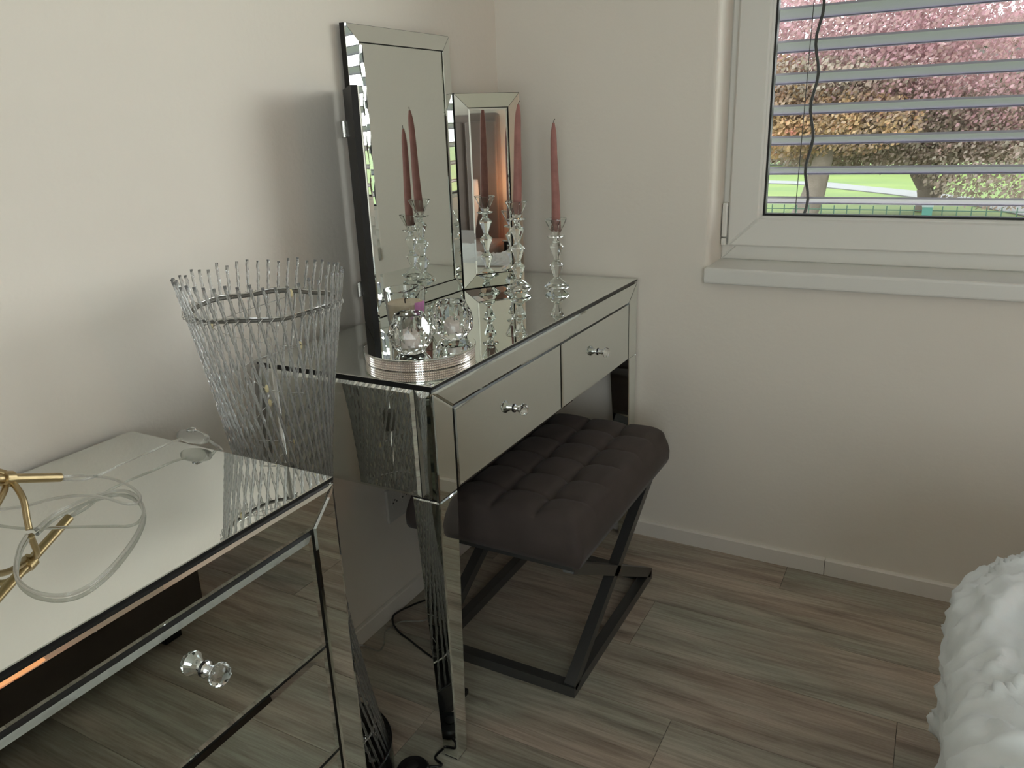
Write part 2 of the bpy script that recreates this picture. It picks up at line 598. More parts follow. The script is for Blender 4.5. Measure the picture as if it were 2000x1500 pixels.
# ------------------------------------------------------------------ window
win = bpy.data.objects.new('window_1', None); COL.objects.link(win); win['kind'] = 'structure'; win.location = (1.4, YF, WZ0)
def ring_frame(bm, x0, x1, z0, z1, wd, y0, y1, bev=0.003, wd_b=None):
    wb = wd if wd_b is None else wd_b
    o_ = [(x0, z0), (x1, z0), (x1, z1), (x0, z1)]
    i_ = [(x0 + wd, z0 + wb), (x1 - wd, z0 + wb), (x1 - wd, z1 - wd), (x0 + wd, z1 - wd)]
    for k in range(4):
        j = (k + 1) % 4
        pts = [(o_[k][0], y1, o_[k][1]), (o_[j][0], y1, o_[j][1]), (i_[j][0], y1, i_[j][1]), (i_[k][0], y1, i_[k][1])]
        slab(bm, pts, (0, -1, 0), y1 - y0, bev, bev)
bm = bmesh.new(); ring_frame(bm, WX0, WX1, WZ0, WZ1, 0.045, YF, YF + 0.07)
build('window_frame', bm, M['pvc'], win)
# sash, proud of the frame
SX0, SX1, SZ0, SZ1 = 0.6225, WX1 - .018, 0.8605, WZ1 - .02
bm = bmesh.new(); ring_frame(bm, SX0, SX1, SZ0, SZ1, 0.078, YF - 0.014, YF + 0.05, 0.004, 0.073)
sash = build('sash', bm, M['pvc'], win)
bm = bmesh.new(); ring_frame(bm, SX0 + .078 - .004, SX1 - .078 + .004, SZ0 + .073 - .004, SZ1 - .074, 0.011, YF - 0.006, YF + 0.03, 0.004)
build('glazing_bead', bm, M['pvc'], sash)
bm = bmesh.new(); ring_frame(bm, SX0 + .084, SX1 - .084, SZ0 + .079, SZ1 - .084, 0.006, YF + 0.006, YF + 0.03, 0.0005)
build('gasket', bm, M['gasket'], sash)
build('pane', BX(SX0 + .086, SX1 - .086, YF + .015, YF + .019, SZ0 + .081, SZ1 - .086), M['glass'], win)
hg = build('hinge', BX(0.6075, 0.6205, YF - .022, YF - .001, 0.885, 0.974, bev=.003, seg=2), M['pvc'], win)
build('hinge_foot', BX(0.6065, 0.6195, YF - .020, YF - .001, 0.862, 0.8815, bev=.002), M['pvc'], hg)
# sill board
bm = BX(0.597, WX1 + .01, L - 0.026, YF + 0.01, 0.781, WZ0, bev=0.007, seg=3)
sl = struct('window_sill', bm, M['pvc'], win)
sl.name = 'window_sill'

# outside blind: grey aluminium slats
BY = 2.42
bl = thing('venetian_blind', 'grey aluminium outside blind with open tilted slats behind the window glass', 'blind', (1.45, BY, 0.95))
def slat_bm(z, tilt):
    prof = []
    wd = 0.074
    for k in range(9):
        s = -1 + 2 * k / 8
        prof.append((s * wd / 2, 0.0045 * (1 - s * s)))
    top = [(-wd / 2 - 0.0018, 0.0045), (-wd / 2 - 0.0003, 0.0045)] + prof + [(wd / 2 + 0.001, -0.002), (wd / 2 - 0.003, -0.003)]
    bot = [(a, c_ - 0.0012) for a, c_ in prof + [(wd / 2 + 0.001, -0.002), (wd / 2 - 0.003, -0.003)]][::-1] + [(-wd / 2 - .0018, -.001)]
    poly = top + bot
    ct, st = math.cos(tilt), math.sin(tilt)
    bm = bmesh.new()
    A, B = [], []
    for a, h in poly:
        y = BY + a * ct + h * st
        zz = z - a * st + h * ct
        A.append(bm.verts.new((WX0 + .012, y, zz))); B.append(bm.verts.new((WX1 - .012, y, zz)))
    k = len(poly)
    for i in range(k):
        j = (i + 1) % k
        bm.faces.new((A[i], A[j], B[j], B[i]))
    bm.faces.new(A[::-1]); bm.faces.new(B)
    bmesh.ops.recalc_face_normals(bm, faces=bm.faces)
    return bm
ZS = [0.968 + 0.0777 * i for i in range(17)]
first = None
for i, z in enumerate(ZS):
    if first is None:
        first = build('slat', slat_bm(z, math.radians(14)), M['slat'], bl, smooth=40)
    else:
        o = first.copy(); COL.objects.link(o); o.parent = bl; o.location = (0, 0, z - ZS[0])
for tx in (0.798, 1.45, 2.10):
    pts = []
    for i in range(60):
        z = 0.93 + i * (2.25 - 0.93) / 59
        pts.append((tx + 0.0045 * math.sin(z * 2 * PI / 0.1554) + 0.002 * math.sin(z * 40) , BY - 0.040, z))
    build('ladder_tape', TB(pts, 0.0040, 6), M['tape'], bl)
    build('lift_cord', TB([(tx - 0.022 + 0.010 * (z - .93), BY - .05, z) for z in (0.93, 1.3, 1.7, 2.25)], 0.0011, 6), M['tape'], bl)
build('head_box', BX(WX0 + .01, WX1 - .01, BY - .05, BY + .05, 2.25, 2.30), M['slat'], bl)

# ------------------------------------------------------------------ vanity table
VY0, VY1, VX, VH, VA = 1.1509, 2.1534, 0.4126, 0.78, 0.5668
van = thing('vanity_table', 'mirrored dressing table with two crystal-knobbed drawers against the left wall', 'table', (0.2, (VY0 + VY1) / 2, 0))
build('carcass', BX(0.016, VX - 0.006, VY0 + 0.005, VY1 - 0.005, VA + 0.001, 0.7735), M['black'], van)
build('tabletop', SL([(0.014, VY0, 0.7745), (VX, VY0, 0.7745), (VX, VY1, 0.7745), (0.014, VY1, 0.7745)], (0, 0, 1), 0.0055, 0.0015, 0.0006), [M['mirror'], M['black']], van)
ZT = 0.7685
def front(pts, name='mirror_panel', th=0.007, x=None, bev=0.003, drop=0.0012, par=None, mt='mirror'):
    x = VX - 0.007 if x is None else x
    return build(name, SL([(x, y, z) for y, z in pts], (1, 0, 0), th, bev, drop), M[mt], par or van)
WS = 0.060
front([(VY0, ZT), (VY1, ZT), (VY1 - WS, 0.726), (VY0 + WS, 0.726)], bev=.004, drop=.0014)
front([(VY0, ZT - .001), (VY0 + WS - .001, 0.7255), (VY0 + WS - .001, VA), (VY0, VA)])
front([(VY1, ZT - .001), (VY1 - WS + .001, 0.7255), (VY1 - WS + .001, VA), (VY1, VA)])
def knob_full(parent, x, y, z, k=1.0):
    bm = bmesh.new()
    lathe(bm, [(0.0085 * k, 0), (0.0085 * k, 0.0022), (0.0062 * k, 0.0040), (0.0060 * k, 0.0085), (0.0085 * k, 0.0140), (0.0128 * k, 0.0185 * k), (0.0130 * k, 0.0195 * k)], (x, y, z), 'x', 24)
    k0 = len(bm.faces)
    lathe(bm, [(0.0090 * k, 0.0000), (0.0090 * k, 0.0018)], (x, y, z), 'x', 24, cap0=False, cap1=False)
    k1 = len(bm.faces)
    lathe(bm, [(0.0126 * k, 0.0198 * k), (0.0132 * k, 0.0215 * k), (0.0105 * k, 0.0265 * k), (0.0055 * k, 0.0295 * k)], (x, y, z), 'x', 8, twist=[0, 0, PI / 8, 0], tri=True)
    for i, f in enumerate(bm.faces):
        f.material_index = 0 if i < k0 else (1 if i < k1 else 2)
    bmesh.ops.recalc_face_normals(bm, faces=bm.faces)
    o = build('knob', bm, [M['chrome'], M['black'], M['crystal']], parent)
    o['label'] = 'chrome knob with a faceted crystal head'
    return o
for ya, yb in ((VY0 + WS + .004, 1.6535), (1.6590, VY1 - WS - .003)):
    d = build('drawer', SL([(VX - .010, ya, .5685), (VX - .010, yb, .5685), (VX - .010, yb, .7205), (VX - .010, ya, .7205)], (1, 0, 0), 0.010, 0.004, 0.0014), M['mirror'], van)
    knob_full(d, VX, (ya + yb) / 2 - .003, 0.648)
# end panel facing the camera, with a narrow strip at its front edge
def side(pts, y, nrm, name='mirror_panel', mt='mirror', bev=.006, drop=.003):
    return build(name, SL([(x, y, z) for x, z in pts], nrm, 0.005, bev, drop), M[mt], van)
side([(0.018, VA + .001), (0.372, VA + .001), (0.372, ZT), (0.018, ZT)], VY0 + .005, (0, -1, 0))
side([(0.374, VA + .001), (VX - .004, VA + .001), (VX - .004, ZT), (0.374, ZT)], VY0 + .005, (0, -1, 0), bev=.010)
side([(0.018, VA + .001), (VX - .004, VA + .001), (VX - .004, ZT), (0.018, ZT)], VY1 - .005, (0, 1, 0))
# tapered mirrored legs
def vleg(sx, sy):
    # outer corner vertical, inner sides taper
    xo = VX - 0.001 if sx > 0 else 0.020
    yo = VY0 + 0.001 if sy < 0 else VY1 - 0.001
    dx, dy = (-1 if sx > 0 else 1), (1 if sy < 0 else -1)
    wt, wb = 0.058, 0.034
    def sq(w_, z):
        return [(xo, yo, z), (xo + dx * w_, yo, z), (xo + dx * w_, yo + dy * w_, z), (xo, yo + dy * w_, z)]
    e_ = 0.0022
    def sq2(w_, z):
        return [(xo + dx * e_, yo + dy * e_, z), (xo + dx * (w_ - e_), yo + dy * e_, z), (xo + dx * (w_ - e_), yo + dy * (w_ - e_), z), (xo + dx * e_, yo + dy * (w_ - e_), z)]
    bm = bmesh.new()
    A = [bm.verts.new(p) for p in sq2(wb, 0.0)]; B = [bm.verts.new(p) for p in sq2(wt, VA)]
    for i in range(4):
        j = (i + 1) % 4
        bm.faces.new((A[i], A[j], B[j], B[i]))
    bm.faces.new(A); bm.faces.new(B)
    bmesh.ops.recalc_face_normals(bm, faces=bm.faces)
    lg = build('leg', bm, M['black'], van)
    lo, hi = sq(wb, 0.003), sq(wt, VA - 0.002)
    cx = xo + dx * wt / 2; cy = yo + dy * wt / 2
    for i in range(4):
        j = (i + 1) % 4
        q = [Vector(lo[i]), Vector(lo[j]), Vector(hi[j]), Vector(hi[i])]
        nrm = (q[1] - q[0]).cross(q[3] - q[0]).normalized()
        if nrm.dot(sum(q, Vector()) / 4 - Vector((cx, cy, 0.3))) < 0: nrm = -nrm
        q = [v - nrm * 0.0025 for v in q]
        bm = SL(q, nrm, 0.0028, 0.0022, 0.0018)
        build('mirror_panel', bm, M['mirror'], lg)
for sx in (1, -1):
    for sy in (-1, 1): vleg(sx, sy)

# ------------------------------------------------------------------ trifold mirror on the vanity
HX, HY = 0.0228, 1.4950
tm = thing('trifold_mirror', 'three-part folding mirror in mirrored frames on the dressing table', 'mirror', (0.03, 1.668, VH))
def mirror_leaf(name, origin, tdir, width, z0, z1, thick, parent, fw=0.034, slant=0.0046, hinges=()):
    """origin: front-left bottom corner; tdir: horizontal unit vector along the leaf; front normal = tdir rotated"""
    o = Vector(origin); t_ = Vector(tdir).normalized(); up = Vector((0, 0, 1))
    nn = t_.cross(up).normalized()
    def P(a, z, d=0.0): return Vector((o.x, o.y, 0)) + t_ * a + nn * d + Vector((0, 0, z))
    bm = bmesh.new()
    A = [P(a, z, d) for d in (-thick, -0.0075) for a, z in ((0, z0), (width, z0), (width, z1), (0, z1))]
    v = [bm.verts.new(p) for p in A]
    for q in ((0, 1, 2, 3), (7, 6, 5, 4), (0, 4, 5, 1), (1, 5, 6, 2), (2, 6, 7, 3), (3, 7, 4, 0)):
        bm.faces.new([v[i] for i in q])
    bmesh.ops.recalc_face_normals(bm, faces=bm.faces)
    leaf = build(name, bm, M['blackmat'], parent)
    g = 0.001
    O = [(0 + g, z0 + g), (width - g, z0 + g), (width - g, z1 - g), (0 + g, z1 - g)]
    I = [(fw, z0 + fw), (width - fw, z0 + fw), (width - fw, z1 - fw), (fw, z1 - fw)]
    for k in range(4):
        j = (k + 1) % 4
        e_ = 0.0006
        oa, ob, ib, ia = Vector(O[k]), Vector(O[j]), Vector(I[j]), Vector(I[k])
        dr_ = (ob - oa).normalized() * e_
        fo = [P(*(oa + dr_), -0.0005 - slant), P(*(ob - dr_), -0.0005 - slant), P(*(ib - dr_), -0.0005), P(*(ia + dr_), -0.0005)]
        bo = [P(*(oa + dr_), -0.0070 - 0.0006), P(*(ob - dr_), -0.0076), P(*(ib - dr_), -0.0076), P(*(ia + dr_), -0.0076)]
        bm = bmesh.new()
        a_ = [bm.verts.new(p) for p in fo]; b_ = [bm.verts.new(p) for p in bo]
        bm.faces.new(a_)
        bm.faces.new(b_[::-1])
        for i in range(4):
            q = (i + 1) % 4
            bm.faces.new((a_[i], b_[i], b_[q], a_[q]))
        bmesh.ops.recalc_face_normals(bm, faces=bm.faces)
        build('mirror_strip', bm, M['mirror'], leaf)
    a0, a1, b0, b1 = fw + .002, width - fw - .002, z0 + fw + .002, z1 - fw - .002
    build('mirror_pane', SL([P(a0, b0, -.0076), P(a1, b0, -.0076), P(a1, b1, -.0076), P(a0, b1, -.0076)], nn, 0.0036, 0.004, 0.0008), M['mirror'], leaf)
    return leaf
ZW = 1.268
# tdir cross up must face into the room: tdir=+y -> (+y x z)=+x
ac = math.radians(2.4)
mirror_leaf('centre_leaf', (HX, HY, 0), (math.sin(ac), math.cos(ac), 0), 0.3655, VH + .001, 1.3958, 0.0185, tm)
a = math.radians(37.6)
mirror_leaf('wing_leaf', (0.0385, 1.8612, 0), (math.sin(a), math.cos(a), 0), 0.1776, VH + .001, ZW, 0.020, tm)
a = math.radians(44.6)
WL = 0.1776
tip = (HX + WL * math.sin(a), HY - WL * math.cos(a))
lw = mirror_leaf('wing_leaf', (tip[0] + .001, tip[1], 0), (-math.sin(a), math.cos(a), 0), WL, VH + .001, ZW, 0.020, tm)
for hz in (0.836, 1.175):
    build('hinge', BX(-0.0015, 0.0035, HY - .0185, HY - .003, hz, hz + .034, bev=.001), M['silverwire'], tm)

# ------------------------------------------------------------------ candle holders and taper candles
def holder(name, loc, beads, label):
    x, y = loc
    t_ = thing(name, label, 'candle holder', (x, y, VH), 'crystal candle holders on the dressing table')
    bm = LA([(0.021, 0.0), (0.0335, 0.0100), (0.0335, 0.0130), (0.0085, 0.0325), (0.0075, 0.0345)], (x, y, VH), 'z', 8)
    build('foot', bm, M['crystal'], t_)
    z = VH + 0.0348
    for b_ in range(beads):
        bm = LA([(0.0070, 0), (0.0080, 0.0035), (0.0180, 0.0300), (0.0175, 0.0325), (0.0085, 0.0410), (0.0070, 0.0470)], (x, y, z), 'z', 8, phase=b_ * 0.3)
        build('bead', bm, M['crystal'], t_)
        z += 0.0474
    build('collar', LA([(0.0075, 0), (0.0085, 0.004)], (x, y, z), 'z', 16), M['chrome'], t_)
    z += 0.0042
    build('drip_plate', LA([(0.010, 0), (0.0235, 0.0035), (0.0235, 0.0055), (0.012, 0.0075)], (x, y, z), 'z', 8), M['crystal'], t_)
    z += 0.0078
    bm = bmesh.new()
    R_ = lathe(bm, [(0.0095, 0), (0.0290, 0.0385), (0.0290, 0.0405), (0.0262, 0.0400), (0.0125, 0.0125), (0.0125, 0.010)], (x, y, z), 'z', 8)
    build('cup', bm, M['crystal'], t_)
    return t_, z + 0.0102
def taper(loc, z0, z1, lean, label):
    x, y = loc
    bm = bmesh.new()
    h = z1 - z0
    pts, rr = [], []
    for i in range(15):
        s = i / 14
        pts.append((x + lean[0] * s + 0.0012 * math.sin(s * 6), y + lean[1] * s, z0 + h * s))
        rr.append(0.0118 - 0.0048 * s - (0.0042 if i == 14 else 0.0012 if i == 13 else 0))
    tube(bm, pts, rr, 16)
    c_ = thing('taper_candle', label, 'candle', (x, y, z0), 'rose taper candles')
    build('wax', bm, M['candle'], c_, smooth=60)
    p = Vector(pts[-1])
    build('wick', TB(spline([p - Vector((0, 0, .002)), p + Vector((0.0008, 0, .004)), p + Vector((.003, .002, .0085))], 4), 0.0008, 6), M['wick'], c_)
c1, c2 = (0.1870, 1.8871), (0.2698, 1.9401)
h1, z1 = holder('candle_holder', c1, 3, 'taller crystal candle holder of three beads, in front of the right mirror wing')
h2, z2 = holder('candle_holder', c2, 2, 'shorter crystal candle holder of two beads, nearest the window wall')
taper(c1, z1, VH + 0.455, (0.013, 0.003), 'dusty rose taper candle in the taller three-bead holder')
taper(c2, z2, VH + 0.411, (-0.001, -0.001), 'dusty rose taper candle in the shorter two-bead holder')

# ------------------------------------------------------------------ tray with candles
TX, TY, TR = 0.289, 1.2975, 0.1035
TZ = VH + 0.0225
tray = thing('tray', 'round mirrored tray with a rhinestone rim at the near end of the dressing table', 'tray', (TX, TY, VH))
build('tray_body', LA([(TR - .004, 0), (TR - .004, 0.0185)], (TX, TY, VH + .0005), 'z', 72), M['chrome'], tray, smooth=30)
build('tray_top', LA([(TR, 0.0), (TR + .0015, 0.001), (TR + .0015, 0.0025), (TR, 0.0035)], (TX, TY, VH + .019), 'z', 72), M['mirror'], tray, smooth=30)
bm = bmesh.new()
NG = 150
for row in range(4):
    zz = VH + 0.0030 + row * 0.0044
    for k in range(NG):
        an = 2 * PI * k / NG
        ca, sa = math.cos(an), math.sin(an)
        c_ = Vector((TX + (TR - .0025) * ca, TY + (TR - .0025) * sa, zz))
        tt = Vector((-sa, ca, 0)) * 0.0019; uu = Vector((0, 0, 0.0019)); nn = Vector((ca, sa, 0)) * 0.0017
        q = [bm.verts.new(c_ + tt * a_ + uu * b_) for a_, b_ in ((-1, -1), (1, -1), (1, 1), (-1, 1))]
        q2 = [bm.verts.new(c_ + tt * a_ * .5 + uu * b_ * .5 + nn) for a_, b_ in ((-1, -1), (1, -1), (1, 1), (-1, 1))]
        for i in range(4):
            j = (i + 1) % 4
            bm.faces.new((q[i], q[j], q2[j], q2[i]))
        bm.faces.new(q2)
g_ = build('rhinestone_band', bm, M['gem'], tray)
g_['kind'] = 'stuff'

def votive(loc, label, rot):
    x, y = loc
    t_ = thing('votive_glass', label, 'candle holder', (x, y, TZ), 'faceted votive glasses on the tray')
    bm = bmesh.new()
    n_ = 9
    prof = [(0.0235, 0.0), (0.0370, 0.0170), (0.0420, 0.0330), (0.0370, 0.0510), (0.0275, 0.0700)]
    tw = [0, PI / n_, 0, PI / n_, 0]
    lathe(bm, prof, (x, y, TZ), 'z', n_, twist=tw, tri=True, cap1=False, phase=rot)
    # inner well
    k0 = len(bm.verts)
    inner = [(0.0275, 0.0700), (0.0262, 0.0720), (0.0240, 0.0700), (0.0245, 0.0400), (0.0215, 0.0160), (0.0, 0.0155)]
    lathe(bm, inner[:5], (x, y, TZ), 'z', n_ * 2, cap0=False, cap1=True, phase=rot)
    build('glass', bm, M['crystal'], t_)
    c_ = thing('tealight', 'pale pink tealight inside the ' + ('front' if rot < .1 else 'rear') + ' faceted votive glass', 'candle', (x, y, TZ + .0165), 'tealights in the votive glasses')
    build('wax', LA([(0.0160, 0), (0.0165, 0.001), (0.0165, 0.0125), (0.0155, 0.0135)], (x, y, TZ + .0165), 'z', 24), M['tealight'], c_, smooth=40)
    build('wick', LA([(0.0007, 0), (0.0006, 0.007)], (x, y, TZ + .030), 'z', 6), M['wick'], c_)
votive((0.3025, 1.2515), 'faceted clear votive glass at the front of the round tray', 0.0)
votive((0.3215, 1.3635), 'faceted clear votive glass at the right rear of the round tray', 0.2)
jx, jy = 0.2525, 1.3105
jar = thing('candle_jar', 'clear glass jar with a half-burnt cream candle at the back of the round tray', 'candle', (jx, jy, TZ))
bm = bmesh.new()
lathe(bm, [(0.027, 0), (0.031, 0.002), (0.0395, 0.100), (0.0395, 0.1015), (0.0372, 0.1015), (0.0295, 0.010), (0.026, 0.009)], (jx, jy, TZ), 'z', 48)
build('glass', bm, M['jarglass'], jar, smooth=40)
bm = LA([(0.0255, 0), (0.0280, 0.0015), (0.0335, 0.0660), (0.0320, 0.0665), (0.025, 0.0645), (0.010, 0.064)], (jx, jy, TZ + .0095), 'z', 40)
build('wax', bm, M['cream'], jar, smooth=60)
build('wick', TB(spline([(jx, jy, TZ + .073), (jx, jy, TZ + .081), (jx + .003, jy + .001, TZ + .083), (jx + .004, jy + .002, TZ + .0815)], 4), 0.0011, 6), M['wick'], jar)
bm = bmesh.new()
# label wrapped on the right side of the jar
def lab(z, a): 
    r_ = 0.0316 + (z - 0.002) * (0.0395 - 0.031) / 0.098 
    return Vector((jx + r_ * math.cos(a), jy + r_ * math.sin(a), TZ + z))
rows = []
for z in (0.026, 0.046, 0.066, 0.080):
    rows.append([bm.verts.new(lab(z, math.radians(-27 + 7 * k))) for k in range(7)])
for i in range(3):
    for k in range(6):
        bm.faces.new((rows[i][k], rows[i][k + 1], rows[i + 1][k + 1], rows[i + 1][k]))
bmesh.ops.solidify(bm, geom=bm.faces[:], thickness=0.0003)
o = build('label', bm, M['pink'], jar)
o['label'] = 'pinkish violet sticker'

# ------------------------------------------------------------------ stool
SXA, SXB, SYA, SYB = 0.170, 0.545, 1.414, 1.934
st = thing('stool', 'dark taupe tufted velvet stool with X-shaped grey metal sides under the dressing table', 'stool', ((SXA + SXB) / 2, (SYA + SYB) / 2, 0))
bt = 0.025
def sbar(name, a_, b_, up=(0, 0, 1), w_=bt, h_=bt):
    build(name, BR(a_, b_, w_, h_, up=up), M['steel'], st)
for x in (SXB - bt / 2, SXA + bt / 2):
    sbar('floor_rail', (x, SYA, bt / 2), (x, SYB, bt / 2))
    sbar('seat_rail', (x, SYA, 0.3275), (x, SYB, 0.3275))
    # X legs in the plane x = const
    sbar('leg', (x, SYA + .006, bt - .004), (x, SYB - .010, 0.318), up=(1, 0, 0))
    sbar('leg', (x, SYB - .006, bt - .004), (x, SYA + .010, 0.318), up=(1, 0, 0))
for y in (SYA + bt / 2, SYB - bt / 2):
    sbar('floor_rail', (SXA + bt, y, bt / 2), (SXB - bt, y, bt / 2))
    sbar('seat_rail', (SXA + bt, y, 0.3275), (SXB - bt, y, 0.3275))
# cushion
cx0, cx1, cy0, cy1 = 0.158, 0.566, 1.392, 1.962
ZB, ZC = 0.3405, 0.438
bm = bmesh.new()
NX, NY = 72, 100
nx_, ny_ = 4, 6
top = {}
def cush_top(u, v):
    # u,v in 0..1 ; rounded shoulders + biscuit tufts
    du = min(u, 1 - u) * (cx1 - cx0); dv = min(v, 1 - v) * (cy1 - cy0)
    rr = 0.030
    def sh(d): return 0 if d >= rr else rr - math.sqrt(max(0, rr * rr - (rr - d) ** 2))
    z = ZC - 0.9 * math.hypot(sh(du), sh(dv))
    a_ = u * nx_ ; b_ = v * ny_
    fa = abs(a_ - round(a_)); fb = abs(b_ - round(b_))
    ea = 1 if 0 < round(a_) < nx_ else 0
    eb = 1 if 0 < round(b_) < ny_ else 0
    g1_ = math.exp(-(fa / 0.060) ** 2) * ea
    g2_ = math.exp(-(fb / 0.045) ** 2) * eb
    tuft = math.exp(-((fa / 0.17) ** 2 + (fb / 0.15) ** 2)) * ea * eb
    fold = 0.0055 * g1_ + 0.0020 * g2_ + 0.0095 * tuft
    puff = 0.008 * (abs(math.sin(PI * a_)) ** 0.6) * (abs(math.sin(PI * b_)) ** 0.6)
    edge = min(1, du / 0.03) * min(1, dv / 0.03)
    return z + (puff - fold) * (0.25 + 0.75 * edge) * (1 if edge > 0 else 0)
G = []
for i in range(NX + 1):
    row = []
    for j in range(NY + 1):
        # cluster samples near the borders
        u = 0.5 - 0.5 * math.cos(PI * i / NX) if False else i / NX
        v = j / NY
        row.append(bm.verts.new((cx0 + u * (cx1 - cx0), cy0 + v * (cy1 - cy0), cush_top(u, v))))
    G.append(row)
for i in range(NX):
    for j in range(NY):
        bm.faces.new((G[i][j], G[i + 1][j], G[i + 1][j + 1], G[i][j + 1]))
loop = [G[i][0] for i in range(NX)] + [G[NX][j] for j in range(NY)] + [G[i][NY] for i in range(NX, 0, -1)] + [G[0][j] for j in range(NY, 0, -1)]
cen = Vector(((cx0 + cx1) / 2, (cy0 + cy1) / 2, 0))
prev = loop
for s, (drop, outw) in enumerate(((0.015, 0.006), (0.035, 0.010), (0.060, 0.009), (0.082, 0.004), (0.0935, -0.004))):
    cur = []
    for v0 in loop:
        x, y = v0.co.x, v0.co.y
        dx = (1 if x > cx1 - 1e-5 else -1 if x < cx0 + 1e-5 else 0)
        dy = (1 if y > cy1 - 1e-5 else -1 if y < cy0 + 1e-5 else 0)
        k = 1 / math.sqrt(2) if dx and dy else 1
        zt = ZC - 0.027
        cur.append(bm.verts.new((x + dx * outw * k, y + dy * outw * k, max(ZB, min(v0.co.z, zt + .004) - drop * 0.85))))
    kk = len(loop)
    for i in range(kk):
        j = (i + 1) % kk
        bm.faces.new((prev[j], prev[i], cur[i], cur[j]))
    prev = cur
for v0 in prev: v0.co.z = ZB
bm.faces.new(prev)
bmesh.ops.recalc_face_normals(bm, faces=bm.faces)
seat = build('seat', bm, M['velvet'], st, smooth=True)

# ------------------------------------------------------------------ dresser
DXF, DY0, DY1, DH = 0.4325, -0.10, 0.8761, 0.74
dre = thing('dresser', 'mirrored chest of drawers in the left foreground with crystal knobs', 'dresser', (0.22, (DY0 + DY1) / 2, 0))
build('carcass', BX(0.014, DXF - 0.006, DY0 + .005, DY1 - .005, 0.10, 0.7335), M['black'], dre)
build('dresser_top', SL([(0.012, DY0, 0.7345), (DXF, DY0, 0.7345), (DXF, DY1, 0.7345), (0.012, DY1, 0.7345)], (0, 0, 1), 0.0055, 0.0015, 0.0006), [M['mirror'], M['black']], dre)
dz = 0.7290
dw = 0.0475
def dfront(pts, name='mirror_panel', **k):
    return front(pts, name, x=DXF - .007, par=dre, **k)
dfront([(DY0, dz), (DY1, dz), (DY1 - dw, 0.6835), (DY0 + dw, 0.6835)], bev=.005, drop=.0014)
dfront([(DY0, dz - .001), (DY0 + dw - .001, 0.683), (DY0 + dw - .001, 0.10), (DY0, 0.10)])
dfront([(DY1, dz - .001), (DY1 - dw + .001, 0.683), (DY1 - dw + .001, 0.10), (DY1, 0.10)], bev=.004)
dfront([(DY0 + dw, 0.10), (DY1 - dw, 0.10), (DY1 - dw, 0.136), (DY0 + dw, 0.136)])
for z0 in (0.5015, 0.3225, 0.1425):
    d = build('drawer', SL([(DXF - .010, DY0 + dw + .004, z0), (DXF - .010, DY1 - dw - .004, z0), (DXF - .010, DY1 - dw - .004, z0 + .1745), (DXF - .010, DY0 + dw + .004, z0 + .1745)], (1, 0, 0), 0.010, 0.008, 0.0016), M['mirror'], dre)
    for ky in (0.6335, 0.1425):
        knob_full(d, DXF, ky, z0 + .0985, 1.12)
for y, nn in ((DY1 - .005, (0, 1, 0)), (DY0 + .005, (0, -1, 0))):
    build('mirror_panel', SL([(0.016, y, 0.101), (DXF - .004, y, 0.101), (DXF - .004, y, dz), (0.016, y, dz)], nn, 0.005, 0.006, 0.003), M['mirror'], dre)
for xa in (0.016, DXF - .052):
    for ya in (DY0 + .003, DY1 - .051):
        build('leg', BX(xa, xa + .048, ya, ya + .048, 0, 0.0995, bev=.002), M['mirror'], dre)

# ------------------------------------------------------------------ brass lamp stand part and clear cords on the dresser
TOPZ = DH
br = thing('lamp_stand', 'brass rod with a collar and bent wire legs lying on the dresser top', 'lamp', (0.18, 0.60, TOPZ))
e1 = Vector((0.1465, 0.6777, TOPZ + .029))
cl = Vector((0.1570, 0.6110, TOPZ + .0580))
d_ = (cl - e1).normalized()
e0 = cl + d_ * 0.22
build('rod', TB([e1, cl, e0], 0.0060, 20), M['brass'], br, smooth=40)
bm = bmesh.new()
s_ = d_
tube(bm, [cl - s_ * .006, cl - s_ * .0055, cl + s_ * .0055, cl + s_ * .006], [0.0080, 0.0098, 0.0098, 0.0080], 24)
build('collar', bm, M['brass'], br, smooth=40)
def wire_leg(pts): build('leg', TB(spline(pts, 8), 0.0040, 12), M['brass'], br, smooth=True)
wire_leg([cl + Vector((0, 0, -.007)), (0.166, 0.6130, TOPZ + .050), (0.184, 0.6095, TOPZ + .036), (0.1945, 0.6030, TOPZ + .016), (0.2005, 0.5995, TOPZ + .0040)])
wire_leg([cl + Vector((0, 0, .007)), (0.148, 0.600, TOPZ + .072), (0.135, 0.580, TOPZ + .076), (0.118, 0.550, TOPZ + .040), (0.110, 0.535, TOPZ + .0040)])
wire_leg([cl + Vector((0, -.004, -.007)), (0.172, 0.595, TOPZ + .048), (0.198, 0.560, TOPZ + .034), (0.222, 0.520, TOPZ + .004)])
cz = TOPZ + .0031
CP = C0
def onz(u, v, z):
    d = F0 + R0 * ((u - 1000) / 1503.948) - U0 * ((v - 750) / 1503.948)
    t_ = (z - CP.z) / d.z
    return CP + d * t_
def path(pxs, z):
    # world points measured from the photograph, lying at height z on the dresser
    return [onz(u, v, (q if q is not None else z)) for (u, v, q) in pxs]
P1 = path([(118, 932, TOPZ + .029), (150, 929, TOPZ + .022), (180, 930, TOPZ + .016), (215, 934, TOPZ + .012), (250, 947, TOPZ + .010), (270, 963, TOPZ + .009), (274, 976, TOPZ + .010), (262, 984, TOPZ + .013), (240, 983, TOPZ + .016), (215, 975, TOPZ + .019), (190, 970, TOPZ + .021), (150, 968, TOPZ + .022), (100, 975, TOPZ + .020), (50, 988, TOPZ + .016), (0, 995, TOPZ + .012), (-60, 1000, TOPZ + .006)], cz)
t_ = thing('cable', 'clear twin cord looping from the brass rod end over the dresser top', 'cord', P1[0])
build('cord', TB(spline(P1, 8), 0.0019, 10), M['cord_clear'], t_, smooth=True)
